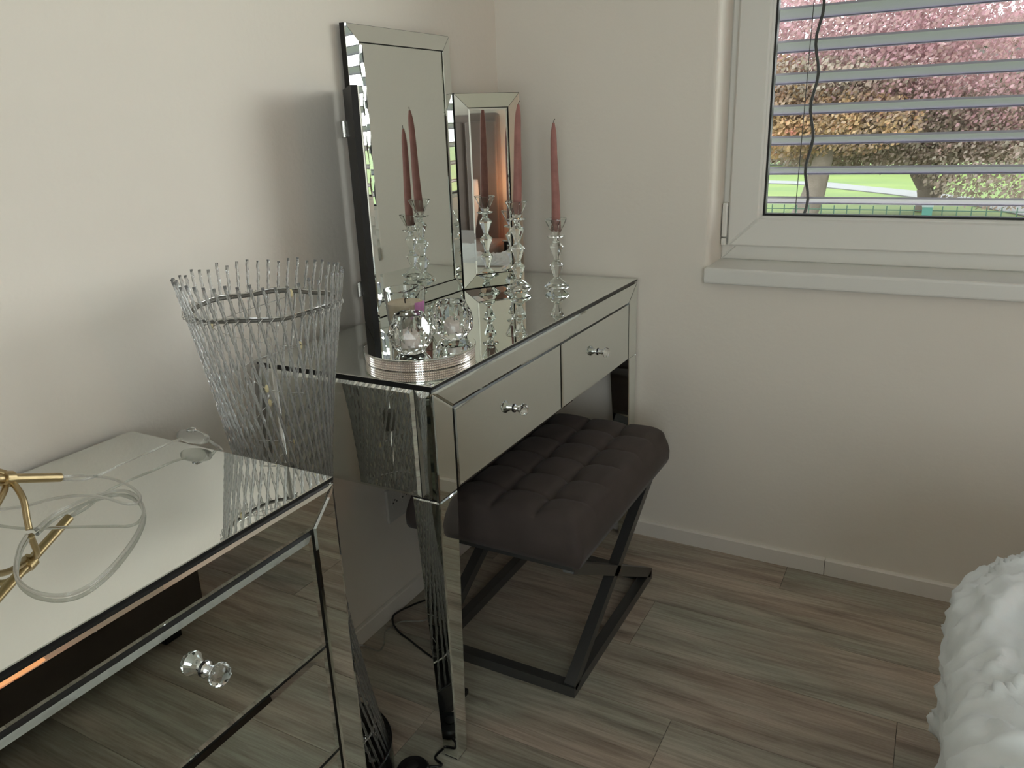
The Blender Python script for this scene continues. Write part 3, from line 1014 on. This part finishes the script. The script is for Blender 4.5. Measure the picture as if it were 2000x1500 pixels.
P2 = path([(-60, 1190, None), (-10, 1060, None), (70, 1035, None), (105, 1005, None), (150, 982, None), (190, 967, None), (235, 958, None), (262, 966, None), (277, 985, None), (280, 1008, None), (268, 1040, None), (245, 1075, None), (215, 1110, None), (180, 1140, None), (145, 1158, None), (105, 1163, None), (65, 1155, None), (38, 1135, None), (30, 1110, None), (38, 1070, None), (52, 1045, None)], cz)[2:]
t_ = thing('cable', 'clear cord lying in a wide loop on the mirrored dresser top', 'cord', P2[0])
build('cord', TB(spline(P2, 8), 0.0022, 10), M['cord_clear'], t_, smooth=True)
P3 = path([(124, 936, TOPZ + .027), (160, 937, TOPZ + .020), (200, 925, TOPZ + .014), (240, 905, TOPZ + .014), (290, 884, TOPZ + .0145), (330, 866, TOPZ + .015), (356, 856, TOPZ + .016)], cz)
sw = thing('inline_switch', 'clear inline cord switch resting on the far edge of the dresser top', 'switch', (0.155, 0.862, TOPZ))
build('cord', TB(spline(P3, 8), 0.0018, 10), M['cord_clear'], sw, smooth=True)
c_ = onz(377, 853, TOPZ + .0150)
ax = (onz(400, 858, TOPZ + .013) - onz(352, 850, TOPZ + .016)).normalized()
bm = bmesh.new()
tube(bm, [c_ + ax * .027 * math.sin(-PI / 2 + PI * i / 16) for i in range(17)], [max(.002, 0.0105 * math.cos(-PI / 2 + PI * i / 16) ** .55) if 0 < i < 16 else .0015 for i in range(17)], 16)
build('switch_body', bm, M['cord_clear'], sw, smooth=True)
build('rocker', BX(c_.x - .006, c_.x + .006, c_.y - .006, c_.y + .006, c_.z + .009, c_.z + .0135, bev=.001), M['jarglass'], sw)
build('cord_tail', TB(spline([c_ + ax * .022, c_ + ax * .032 + Vector((0, 0, -.004)), c_ + ax * .042 + Vector((0, .01, -.03)), c_ + ax * .046 + Vector((0, .014, -.12))], 8), 0.0022, 10), M['cord_clear'], sw, smooth=True)

# ------------------------------------------------------------------ crystal rod lamp between dresser and vanity
LX, LY = 0.205, 1.010
lp = thing('floor_lamp', 'hourglass floor lamp of twisted clear rods between the dresser and dressing table', 'lamp', (LX, LY, 0))
A_, SL_, ZCN = 0.0655, -0.22, 0.50
def rod_pt(th, z):
    # straight ruling of the hyperboloid
    e_ = (z - ZCN)
    return Vector((LX + A_ * math.cos(th) - SL_ * e_ * math.sin(th), LY + A_ * math.sin(th) + SL_ * e_ * math.cos(th), z))
Z0, Z1 = 0.030, 0.985
NR = 46
def twisted_rod(bm, a_, b_, r_, turns):
    a_, b_ = Vector(a_), Vector(b_)
    d = (b_ - a_).normalized()
    s = d.cross(Vector((0, 0, 1))).normalized() if abs(d.z) < .999 else Vector((1, 0, 0))
    u = s.cross(d)
    K, n_ = 110, 6
    rings = []
    for i in range(K + 1):
        t_ = i / K
        ph = turns * 2 * PI * t_
        ring = []
        for k in range(n_):
            an = 2 * PI * k / n_
            rr = r_ * (1.18 if k % 2 == 0 else 0.80)
            ring.append(bm.verts.new(a_.lerp(b_, t_) + (s * math.cos(an + ph) + u * math.sin(an + ph)) * rr))
        rings.append(ring)
    for i in range(K):
        for k in range(n_):
            q = (k + 1) % n_
            bm.faces.new((rings[i][k], rings[i + 1][k], rings[i + 1][q], rings[i][q]))
    bm.faces.new(rings[0]); bm.faces.new(rings[-1][::-1])
    bmesh.ops.recalc_face_normals(bm, faces=bm.faces)
fr0 = None
DIRS = -1
for k in range(NR):
    th = 2 * PI * k / NR
    def pt(z):
        q = rod_pt(th, z)
        return q
    if fr0 is None:
        bm = bmesh.new()
        p0 = rod_pt(0, Z0); p1 = rod_pt(0, Z1)
        twisted_rod(bm, p0, p1, 0.0024, 26)
        fr0 = build('rod', bm, M['rod'], lp, smooth=True)
    else:
        o = fr0.copy(); COL.objects.link(o); o.parent = lp
        o.rotation_euler = (0, 0, th)
        o.location = (0, 0, random.uniform(-.006, .004))
def rr(z): return math.sqrt(A_ ** 2 + (SL_ * (z - ZCN)) ** 2)
def wire_ring(z, r_, rad, wob=0.003, n_=64):
    return [(LX + (r_ + wob * math.sin(k * .9)) * math.cos(2 * PI * k / n_), LY + (r_ + wob * math.cos(k * .7)) * math.sin(2 * PI * k / n_), z + wob * math.sin(k * .6 + 1)) for k in range(n_)]
for z in (0.932,):
    build('wire_ring', TB(wire_ring(z, rr(z) - .008, 0, .0015), 0.0030, 8, closed=True), M['wire'], lp, smooth=True)
    build('wire_ring', TB(wire_ring(z + .004, rr(z) - .006, 0, .002), 0.0016, 8, closed=True), M['silverwire'], lp, smooth=True)
build('wire_ring', TB(wire_ring(0.50, rr(0.5) - .007, 0, .001), 0.0022, 8, closed=True), M['silverwire'], lp, smooth=True)
build('wire_ring', TB(wire_ring(0.12, rr(0.12) - .007, 0, .001), 0.0022, 8, closed=True), M['silverwire'], lp, smooth=True)
# wraps binding the rods to the ring
bm = bmesh.new()
for k in range(NR):
    q = rod_pt(2 * PI * k / NR, 0.932)
    n_ = Vector((q.x - LX, q.y - LY, 0)).normalized()
    tt = Vector((-n_.y, n_.x, 0))
    tube(bm, spline([q + n_ * .004 + tt * .004 + Vector((0, 0, .004)), q + n_ * .0045, q + n_ * .004 - tt * .004 - Vector((0, 0, .004)), q - n_ * .010, q + n_ * .004 + tt * .004 + Vector((0, 0, .004))], 3), 0.0006, 5)
o = build('wire_wraps', bm, M['silverwire'], lp, smooth=True)
o['kind'] = 'stuff'
# inner pole and light string
build('pole', TB([(LX, LY, 0.02), (LX, LY, 0.88)], 0.0035, 10), M['silverwire'], lp, smooth=True)
random.seed(11)
strand = []
for i in range(34):
    z = 0.955 - i * 0.025
    r_ = rr(z) * random.uniform(.25, .8)
    an = i * 1.9
    strand.append((LX + r_ * math.cos(an), LY + r_ * math.sin(an), max(0.05, z)))
build('light_string', TB(spline(strand, 4), 0.0007, 5), M['silverwire'], lp, smooth=True)
for i in range(0, 34, 2):
    p = strand[i]
    build('led_bead', LA([(0.0012, -.006), (0.0030, -.003), (0.0032, .003), (0.0012, .007)], p, 'z', 8), M['led'], lp, smooth=True)
build('socket', LA([(0.010, 0), (0.012, 0.004), (0.012, 0.04), (0.006, 0.045)], (LX, LY, 0.62), 'z', 16), M['wire'], lp, smooth=40)
# dish base
bm = LA([(0.122, 0.0), (0.1265, 0.002), (0.1265, 0.068), (0.1245, 0.070), (0.1215, 0.068), (0.1205, 0.012), (0.118, 0.010)], (LX, LY, 0.0), 'z', 72)
build('base', bm, M['smoke'], lp, smooth=40)
build('base_rim', TB([(LX + .1252 * math.cos(2 * PI * k / 72), LY + .1252 * math.sin(2 * PI * k / 72), .0705) for k in range(72)], 0.0020, 8, closed=True), M['black'], lp, smooth=True)
build('base_plate', LA([(0.118, 0), (0.118, 0.012)], (LX, LY, 0.0105), 'z', 48), M['black'], lp, smooth=40)
random.seed(5)
for k in range(26):
    an = random.uniform(0, 2 * PI); r_ = random.uniform(.075, .108)
    x, y = LX + r_ * math.cos(an), LY + r_ * math.sin(an)
    s = random.uniform(.006, .010)
    bm = LA([(s * .3, 0), (s, s * .6), (s * .9, s * 1.1), (s * .3, s * 1.6)], (x, y, 0.0228), 'z', 6, phase=random.random())
    build('glass_pebble', bm, M['crystal'], lp)

# ------------------------------------------------------------------ sockets, plugs and floor cords
so = thing('wall_outlet', 'double wall socket low on the left wall behind the dressing table', 'outlet', (-0.006, 1.553, 0.30))
build('cover_plate', BX(-0.006, 0.003, 1.507, 1.600, 0.253, 0.344, bev=.003, seg=2), M['outlet'], so)
for yy in (1.535, 1.575):
    ins_ = build('socket_insert', SL([(0.0028, yy + .015 * math.cos(a_ * PI / 3), 0.305 + .020 * math.sin(a_ * PI / 3)) for a_ in range(6)], (1, 0, 0), 0.0012, .0006, .0006), M['outlet'], so)
    for dy_, dz_ in ((-.0075, -.002), (.0075, -.002), (0.0, .004)):
        build('socket_hole', LA([(0.0024, 0), (0.0024, 0.0004)], (0.0039, yy + dy_, 0.305 + dz_), 'x', 10), M['black'], ins_)
pg = thing('power_plug', 'black plug and adapter in the wall beside the double socket', 'plug', (0.0, 1.643, 0.29))
build('plug_body', BX(-0.006, 0.030, 1.622, 1.668, 0.245, 0.335, bev=.010, seg=3), M['black'], pg, smooth=40)
build('plug_cord', TB(spline([(0.030, 1.640, .250), (0.034, 1.634, .20), (0.030, 1.625, .10), (0.036, 1.600, .02), (0.044, 1.583, .0035)], 8), 0.0026, 8), M['black'], pg, smooth=True)
z_ = 0.0035
fc = thing('cable', 'black cord curling over the floor behind the near table leg', 'cord', (0.1, 1.42, 0))
build('cord', TB(spline([(0.0465, 1.583, z_), (0.030, 1.555, z_), (0.020, 1.520, z_ + .004), (0.018, 1.490, z_ + .010), (0.020, 1.465, z_ + .012), (0.034, 1.448, z_ + .004), (0.065, 1.432, z_), (0.1029, 1.4197, z_), (0.150, 1.402, z_), (0.235, 1.372, z_), (0.300, 1.335, z_), (0.345, 1.270, z_), (0.3660, 1.215, z_), (0.3760, 1.1950, z_), (0.3660, 1.140, z_), (0.3885, 1.128, z_), (0.3850, 1.118, z_ + .002), (0.3700, 1.110, z_ + .003)], 8), 0.0025, 8), M['black'], fc, smooth=True)
ft = thing('foot_switch', 'round black foot switch on the floor beside the near table leg', 'switch', (0.351, 1.085, 0))
build('housing', LA([(0.030, 0), (0.032, 0.002), (0.032, 0.014), (0.028, 0.019), (0.012, 0.021)], (0.351, 1.085, 0.0), 'z', 36), M['black'], ft, smooth=40)
build('button', LA([(0.011, 0), (0.011, 0.003), (0.009, 0.004)], (0.351, 1.085, 0.0205), 'z', 24), M['blackmat'], ft, smooth=40)
dm = thing('cord_dimmer', 'small black inline dimmer on the floor just behind the near table leg', 'switch', (0.322, 1.314, 0))
build('housing', BX(0.300, 0.3305, 1.302, 1.326, 0.0, 0.014, bev=.004, seg=2), M['black'], dm, smooth=40)
build('slider', BX(0.311, 0.319, 1.310, 1.318, 0.0135, 0.0165), M['steel'], dm)
bc = thing('cable', 'thin beige clear cord on the floor by the left skirting board', 'cord', (0.03, 1.36, 0))
build('cord', TB(spline([(0.080, 1.150, z_), (0.035, 1.24, z_), (0.0185, 1.32, .018), (0.0155, 1.345, .010), (0.030, 1.352, z_), (0.0600, 1.3535, z_), (0.0560, 1.378, z_), (0.038, 1.405, z_), (0.0290, 1.4250, z_), (0.040, 1.47, z_), (0.090, 1.50, z_), (0.085, 1.54, z_), (0.060, 1.552, z_), (0.050, 1.56, .004)], 8), 0.0021, 8), M['cord_clear'], bc, smooth=True)

# ------------------------------------------------------------------ bed
BX0, BX1, BY0, BY1, BT = 1.235, 3.19, -0.42, 1.30, 0.515
bed = thing('bed', 'bed with a dark brown base and tall padded taupe headboard at the right wall', 'bed', (2.2, 0.44, 0))
build('base', BX(BX0, BX1, BY0 + .09, 1.225, 0.085, 0.30, bev=.012, seg=2), M['bedbase'], bed, smooth=40)
for x in (BX0 + .06, BX1 - .12):
    for y in (BY0 + .15, 1.14):
        build('leg', BX(x, x + .05, y, y + .05, 0, .086, bev=.003), M['black'], bed)
build('mattress', BX(BX0 + .03, BX1, BY0 + .07, 1.19, 0.301, 0.485, bev=.03, seg=3), M['headboard'], bed, smooth=40)
bm = BX(3.20, 3.292, BY0 - .05, 1.15, 0.0, 1.285, bev=.035, seg=4)
hb = build('headboard', bm, M['headboard'], bed, smooth=40)
for k in range(5):
    y = BY0 - .05 + (1.15 - BY0 + .05) * (k + .5) / 5
    build('headboard_channel', BX(3.178, 3.2065, y - .150, y + .150, .25, 1.235, bev=.013, seg=3), M['headboard'], hb, smooth=40)
# bedspread: cloth draped over a rounded box
def drape():
    re_ = 0.060          # edge radius
    rc = 0.200           # plan corner radius
    x0, x1, y0, y1 = 1.207, 2.40, -0.52, 1.575
    ix0, ix1, iy0, iy1 = x0 + re_, x1 - re_, y0 + re_, y1 - re_
    HANG = 0.33
    def mp_(px, py):
        # nearest point on the inset rounded rectangle
        qx = min(max(px, ix0 + rc - re_), 1e9)
        cx_ = max(px, ix0 + rc); cy_ = min(max(py, iy0 + rc), iy1 - rc)
        dx, dy = px - cx_, py - cy_
        r_ = math.hypot(dx, dy)
        d = r_ - rc
        if dx == 0 and dy == 0 or d <= 0:
            return Vector((px, py, BT)), 0.0, Vector((0, 0, 1))
        n_ = Vector((dx / r_, dy / r_, 0))
        b_ = Vector((cx_, cy_, 0)) + n_ * rc
        arc = re_ * PI / 2
        if d < arc:
            a_ = d / re_
            p = b_ + n_ * re_ * math.sin(a_); p.z = BT - re_ * (1 - math.cos(a_))
            nn = n_ * math.sin(a_) + Vector((0, 0, math.cos(a_)))
        else:
            e_ = d - arc
            an = math.atan2(dy, dx)
            s_par = (px + py) * 16
            fl = 0.006 * math.sin(s_par * 1.7) + 0.005 * math.sin(an * 9 + 1)
            p = b_ + n_ * (re_ + e_ * 0.02 - 0.06 * e_ + fl * min(1, e_ / .1)); p.z = BT - re_ - e_
            nn = n_
        return p, d, nn
    xs = []
    x = x0 - HANG
    while x < x1 - .07:
        xs.append(x); x += 0.0065 if x < 1.62 else 0.05
    ys = []
    y = y0 - HANG
    while y < y1 + HANG:
        ys.append(y); y += 0.05 if y < 0.72 else 0.0065
    bm = bmesh.new()
    V = {}
    for i, px in enumerate(xs):
        for j, py in enumerate(ys):
            p, d, nn = mp_(px, py)
            if d > HANG + 0.02 * math.sin(px * 9 + py * 7): continue
            q = Vector((px, py, 0))
            w1 = noise.noise(q * 3.2 + Vector((5, 1, 0)))
            qd = q + Vector((w1 * .10, noise.noise(q * 4 + Vector((0, 9, 3))) * .10, 0))
            rot_ = Vector((qd.x * .8 + qd.y * .6, -qd.x * .6 + qd.y * .8, 0))
            n1 = noise.noise(Vector((rot_.x * 7.0, rot_.y * 20.0, 1.0)))
            n2 = noise.noise(Vector((rot_.x * 26.0, rot_.y * 12.0, 4.0)))
            n3 = noise.noise(q * 34)
            ridge = (1 - abs(n1) * 4.2)
            ridge = max(0, ridge) ** 1.6
            ridge2 = max(0, 1 - abs(n2) * 3.6) ** 1.6
            amp = 0.0085 * ridge + 0.0060 * ridge2 + 0.0022 * n3 + 0.0035 * max(0, 1 - 3 * abs(noise.noise(Vector((rot_.x * 48, rot_.y * 22, 7))))) + 0.009 * noise.noise(q * 7)
            amp += 0.0085 * ridge * (0 if d > .03 else 1) + .004 * ridge2
            p = p + nn * (amp * (1 if d < .02 else .75))
            V[i, j] = bm.verts.new(p)
    for i in range(len(xs) - 1):
        for j in range(len(ys) - 1):
            k = [(i, j), (i + 1, j), (i + 1, j + 1), (i, j + 1)]
            if all(c in V for c in k):
                bm.faces.new([V[c] for c in k])
    return bm
o = build('bedspread', drape(), M['duvet'], None, smooth=True)
bpy.context.view_layer.objects.active = o
md = o.modifiers.new('thick', 'SOLIDIFY'); md.thickness = 0.004; md.offset = -1
tag(o, 'crumpled pale grey cotton bedspread hanging over the bed corner at lower right', 'bedding')
# pillow
def pillow(c, sx, sy, sz, tilt):
    bm = bmesh.new()
    n_ = 20
    for sgn in (1, -1):
        g = []
        for i in range(n_ + 1):
            row = []
            for j in range(n_ + 1):
                u, v = -1 + 2 * i / n_, -1 + 2 * j / n_
                h = (max(0, 1 - u ** 4) * max(0, 1 - v ** 4)) ** .5
                row.append(bm.verts.new((u * sx * (1 - .06 * v * v), v * sy * (1 - .06 * u * u), sgn * sz * h)))
            g.append(row)
        for i in range(n_):
            for j in range(n_):
                bm.faces.new((g[i][j], g[i + 1][j], g[i + 1][j + 1], g[i][j + 1]))
    bmesh.ops.remove_doubles(bm, verts=bm.verts, dist=1e-5)
    bmesh.ops.recalc_face_normals(bm, faces=bm.faces)
    bmesh.ops.rotate(bm, verts=bm.verts, cent=(0, 0, 0), matrix=Matrix.Rotation(tilt, 3, 'Y'))
    bmesh.ops.translate(bm, verts=bm.verts, vec=c)
    return bm
solo('pillow', pillow((3.045, 0.76, 0.70), 0.20, 0.28, 0.07, math.radians(-68)), M['pillow'], 'white pillow propped on the headboard at the window end of the bed', 'pillow', (3.045, 0.76, 0.53), smooth=True)
# nightstand and lamp seen in the right mirror wing
ns = thing('nightstand', 'small mirrored nightstand beside the headboard near the window wall', 'nightstand', (3.07, 1.42, 0))
build('carcass', BX(2.90, 3.28, 1.24, 1.66, 0.06, 0.50), M['black'], ns)
build('top_panel', SL([(2.89, 1.23, .501), (3.285, 1.23, .501), (3.285, 1.67, .501), (2.89, 1.67, .501)], (0, 0, 1), .008, .004, .003), M['mirror'], ns)
for z in (0.08, 0.29):
    d = build('drawer', SL([(2.90, 1.26, z), (2.90, 1.63, z), (2.90, 1.63, z + .19), (2.90, 1.26, z + .19)], (-1, 0, 0), .008, .005, .003), M['mirror'], ns)
    build('knob', LA([(0.006, 0), (0.013, -.02), (0.008, -.03)], (2.892, 1.43, z + .1), 'x', 12), M['chrome'], d)
for x in (2.905, 3.24):
    for y in (1.25, 1.62):
        build('leg', BX(x, x + .03, y, y + .03, 0, .0595), M['black'], ns)
tl = thing('table_lamp', 'small glowing orange table lamp on the mirrored nightstand', 'lamp', (3.10, 1.38, .509))
build('lamp_base', LA([(0.06, 0), (0.06, 0.012), (0.012, 0.02), (0.010, 0.12)], (3.10, 1.38, .5095), 'z', 24), M['brass'], tl, smooth=40)
build('lamp_shade', LA([(0.11, 0), (0.08, 0.17)], (3.10, 1.38, .615), 'z', 32, cap0=False, cap1=False), M['shade'], tl, smooth=40)
ll = bpy.data.lights.new('lamp_bulb', 'POINT'); ll.energy = 3; ll.color = (1.0, 0.45, 0.18); ll.shadow_soft_size = 0.03
lo_ = bpy.data.objects.new('lamp_bulb', ll); lo_.location = (0, 0, 0.30); lo_.parent = tl; COL.objects.link(lo_)

# ------------------------------------------------------------------ outside
GZ = -0.40
def ground_pt(u, v, z=GZ): return onz(u, v, z)
bm = bmesh.new()
def quad(bm, *p): bm.faces.new([bm.verts.new(q) for q in p])
box(bm, -70, 80, 2.60, 110, GZ - .4, GZ)
o = build('lawn', bm, M['lawn']); tag(o, 'sunlit green lawn outside the window', 'lawn', kind='stuff')
# path
pth = [ground_pt(1300, 352), ground_pt(1560, 358), ground_pt(1650, 366), ground_pt(1760, 377), ground_pt(1850, 388), ground_pt(1950, 402), ground_pt(2050, 420), ground_pt(2200, 450)]
wd_ = [.35, .42, .5, .55, .6, .9, 1.3, 1.5]
bm = bmesh.new()
prev = None
cp = spline(pth, 4)
for i, p in enumerate(cp):
    d = (cp[min(i + 1, len(cp) - 1)] - cp[max(i - 1, 0)]).normalized()
    s = Vector((-d.y, d.x, 0)) * 0.42
    cur = [bm.verts.new((p.x + s.x * k, p.y + s.y * k, GZ + h)) for k, h in ((1, .002), (1, .02), (-1, .02), (-1, .002))]
    if prev:
        for a_ in range(3):
            bm.faces.new((prev[a_], prev[a_ + 1], cur[a_ + 1], cur[a_]))
    prev = cur
solo('footpath', bm, M['concrete'], 'pale concrete path winding across the lawn outside', 'path', cp[8])

def leaf_cloud(bm, blobs, nleaf, size, seed, zmin=None):
    rnd = random.Random(seed)
    tot = sum(b_[3] * b_[4] * b_[5] for b_ in blobs)
    for (x, y, z, a_, b_, c_) in blobs:
        k = int(nleaf * a_ * b_ * c_ / tot)
        for _ in range(k):
            while True:
                u, v, w_ = rnd.uniform(-1, 1), rnd.uniform(-1, 1), rnd.uniform(-1, 1)
                if u * u + v * v + w_ * w_ <= 1: break
            p = Vector((x + u * a_, y + v * b_, z + w_ * c_))
            if zmin is not None and p.z < zmin: continue
            nn = Vector((rnd.gauss(0, 1), rnd.gauss(0, 1), rnd.gauss(0, 1))).normalized()
            s = nn.orthogonal().normalized(); t2 = nn.cross(s)
            L_ = size * rnd.uniform(.6, 1.3)
            q = [p - s * L_ * .5, p + t2 * L_ * .32, p + s * L_ * .55, p - t2 * L_ * .32]
            bm.faces.new([bm.verts.new(v_) for v_ in q])

def limb(bm, pts, r0, r1):
    sp_ = spline(pts, 5)
    k = len(sp_)
    tube(bm, sp_, [r0 + (r1 - r0) * i / (k - 1) for i in range(k)], 9)

def tree(label, base, limbs, clouds, cat='tree', grp='trees on the lawn'):
    t_ = thing('tree', label, cat, base, grp)
    bm = bmesh.new()
    tr_, rest = limbs[0], limbs[1:]
    limb(bm, *tr_)
    build('trunk', bm, M['bark'], t_, smooth=True)
    for b_ in rest:
        bm = bmesh.new(); limb(bm, *b_)
        build('branch', bm, M['bark'], t_, smooth=True)
    for (mt_, blobs, n_, sz, sd) in clouds:
        bm = bmesh.new()
        leaf_cloud(bm, blobs, n_, sz, sd)
        f_ = build('foliage', bm, M[mt_], t_)
        f_['kind'] = 'stuff'
    return t_
def at(u, v, dist):
    # point on the sight line at horizontal distance y = dist
    d = F0 + R0 * ((u - 1000) / 1503.948) - U0 * ((v - 750) / 1503.948)
    return C0 + d * ((dist - C0.y) / d.y)
# tree with the forked trunk
b0 = ground_pt(1803, 413)
D = b0.y
tree('pink-leaved tree with a forked trunk in the middle of the window view', b0,
     [([b0, at(1808, 385, D), at(1806, 368, D)], .145, .125),
      ([at(1804, 372, D), at(1792, 352, D), at(1783, 335, D), at(1772, 300, D), at(1760, 240, D + .5)], .08, .04),
      ([at(1806, 370, D), at(1803, 345, D), at(1806, 300, D), at(1815, 230, D)], .085, .04),
      ([at(1808, 370, D), at(1822, 350, D), at(1830, 325, D), at(1850, 260, D)], .09, .04),
      ([at(1824, 388, D), at(1838, 365, D), at(1852, 335, D), at(1885, 290, D), at(1930, 230, D)], .08, .04)],
     [('leaf_pink', [(*at(1850, 60, D), 3.4, 2.2, 1.9), (*at(1700, 90, D + .4), 2.0, 1.8, 1.5), (*at(2050, 60, D), 2.6, 2, 1.8), (*at(1900, 190, D), 2.4, 1.6, .9)], 40000, .072, 1),
      ('leaf_brown', [(*at(1740, 250, D), 1.6, 1.4, .75), (*at(1860, 245, D), 1.8, 1.4, .60), (*at(1970, 330, D - .8), 1.3, .9, .62), (*at(1960, 240, D), 1.4, 1.2, .6)], 22000, .072, 2)])
b1 = ground_pt(1578, 430)
b1.x -= 0.1
b1.z += 0.02
D1 = b1.y
tree('orange and bronze tree with a leaning trunk at the left of the window view', b1,
     [([b1, at(1584, 390, D1), at(1596, 350, D1), at(1606, 315, D1), at(1618, 270, D1), at(1640, 190, D1), at(1670, 110, D1)], .20, .10),
      ([at(1608, 310, D1), at(1575, 255, D1), at(1535, 190, D1), at(1500, 150, D1)], .12, .05),
      ([at(1600, 200, D1), at(1560, 195, D1), at(1500, 200, D1)], .10, .06),
      ([at(1640, 190, D1), at(1680, 150, D1), at(1740, 140, D1)], .08, .04)],
     [('leaf_orange', [(*at(1545, 235, D1), 1.0, 1.0, .60), (*at(1640, 240, D1), 1.2, 1.0, .5), (*at(1500, 180, D1), .9, .9, .6)], 13000, .072, 3),
      ('leaf_brown', [(*at(1660, 290, D1 + 1), 1.5, .9, .38), (*at(1700, 225, D1 + 1), 1.4, 1.0, .5), (*at(1590, 155, D1), 1.5, 1.1, .35)], 14000, .072, 4),
      ('leaf_pink', [(*at(1640, 60, D1 + .5), 2.0, 1.4, .9), (*at(1690, 150, D1 + .5), 1.5, 1.2, .7)], 15000, .072, 5)])
# more distant planting
def bush(label, base, blobs, mt_, n_, sz, sd):
    t_ = thing('bush', label, 'bush', base, 'distant bushes')
    bm = bmesh.new(); leaf_cloud(bm, blobs, n_, sz, sd, zmin=GZ + .22)
    f_ = build('foliage', bm, M[mt_], t_); f_['kind'] = 'stuff'
    bm = bmesh.new()
    for k in range(5):
        limb(bm, [Vector(base) + Vector((k * .3 - .6, 0, .02)), Vector(base) + Vector((k * .4 - .8, .1, 1.0))], .05, .02)
    build('stems', bm, M['bark'], t_)
for i, (u, lab_, mt_, a_, c_) in enumerate(((1440, 'low orange bush far left beyond the lawn', 'leaf_orange', 1.0, .5), (1575, 'bronze bush beyond the lawn behind the leaning trunk', 'leaf_brown', 1.3, 1.3), (1750, 'orange bush beyond the lawn between the two tree trunks', 'leaf_orange', 1.1, .8), (1965, 'dark olive bush beyond the lawn at the right', 'leaf_olive', 1.4, 1.8), (2230, 'large olive bush far right beyond the lawn', 'leaf_olive', 1.7, 2.4))):
    b_ = ground_pt(u, 334)
    bush(lab_, b_, [(b_.x, b_.y + 1.0, GZ + c_ * .75, a_, 1.2, c_)], mt_, 3500, .20, 20 + i)
# wire fence close to the house
FY = 9.0
fe = thing('wire_fence', 'low green wire mesh fence along the near edge of the lawn', 'fence', (1.0, FY, GZ))
zt = at(1700, 404, FY).z
bm = bmesh.new()
x = -1.6
fx0, fx1 = at(1440, 404, FY).x, at(2120, 404, FY).x
for k in range(int((fx1 - fx0) / 0.125)):
    x = fx0 + k * .125
    bar(bm, (x, FY, GZ), (x, FY, zt + .012), .010, .010, up=(1, 0, 0))
o = build('vertical_wires', bm, M['fence'], fe); o['kind'] = 'stuff'
bm = bmesh.new()
for k in range(int((zt - GZ) / .1)):
    bar(bm, (fx0, FY + .004, zt - .03 - k * .1), (fx1, FY + .004, zt - .03 - k * .1), .009, .009)
o = build('horizontal_wires', bm, M['fence'], fe); o['kind'] = 'stuff'
pp = at(1812, 404, FY - .05)
po = build('fence_post', BX(pp.x - .045, pp.x + .045, FY - .09, FY - .01, GZ, pp.z), M['postteal'], fe)
build('post_cap', BX(pp.x - .05, pp.x + .05, FY - .095, FY - .005, pp.z, pp.z + .02), M['postcap'], po)
# white car
cb = ground_pt(1525, 322)
car = thing('car', 'white car parked beyond the lawn at the left of the window view', 'car', cb)
x, y = cb.x, cb.y
bm = bmesh.new()
prof = [(-2.1, .35), (-2.15, .75), (-1.95, .95), (-1.0, 1.02), (-.45, 1.45), (.9, 1.50), (1.6, 1.05), (2.1, .9), (2.15, .45), (2.0, .3)]
A = [bm.verts.new((x + a_, y - .85, GZ + b_)) for a_, b_ in prof]; B = [bm.verts.new((x + a_, y + .85, GZ + b_)) for a_, b_ in prof]
k = len(prof)
for i in range(k):
    j = (i + 1) % k
    bm.faces.new((A[i], A[j], B[j], B[i]))
bm.faces.new(A); bm.faces.new(B[::-1])
bmesh.ops.recalc_face_normals(bm, faces=bm.faces)
build('body', bm, M['car'], car)
build('side_window', SL([(x - .85, y - .851, GZ + 1.03), (1.35 + x, y - .851, GZ + 1.03), (x + .85, y - .851, GZ + 1.42), (x - .40, y - .851, GZ + 1.38)], (0, -1, 0), .01), M['carglass'], car)
build('tail_light', BX(x + 1.95, x + 2.16, y - .87, y - .6, GZ + .7, GZ + .85), M['carred'], car)
for dx in (-1.35, 1.35):
    build('wheel', LA([(0.33, -.1), (0.33, .1)], (x + dx, y - .82, GZ + .33), 'y', 20), M['tyre'], car)
# pale house far away
hb_ = at(1985, 300, 60)
ho = thing('house', 'pale house far beyond the trees at the right of the window view', 'house', (hb_.x, 60, GZ))
build('wall', BX(hb_.x - 5, hb_.x + 7, 60, 68, GZ, 5.0), M['render'], ho)
build('roof', SL([(hb_.x - 5.5, 59.5, 5), (hb_.x + 7.5, 59.5, 5), (hb_.x + 7.5, 68.5, 5), (hb_.x - 5.5, 68.5, 5)], (0, 0, 1), 2.2, 4.0, 2.0), M['roof'], ho)
for k in range(4):
    build('window', BX(hb_.x - 4 + k * 2.8, hb_.x - 2.8 + k * 2.8, 59.96, 60.01, 1.2, 2.6), M['carglass'], ho)
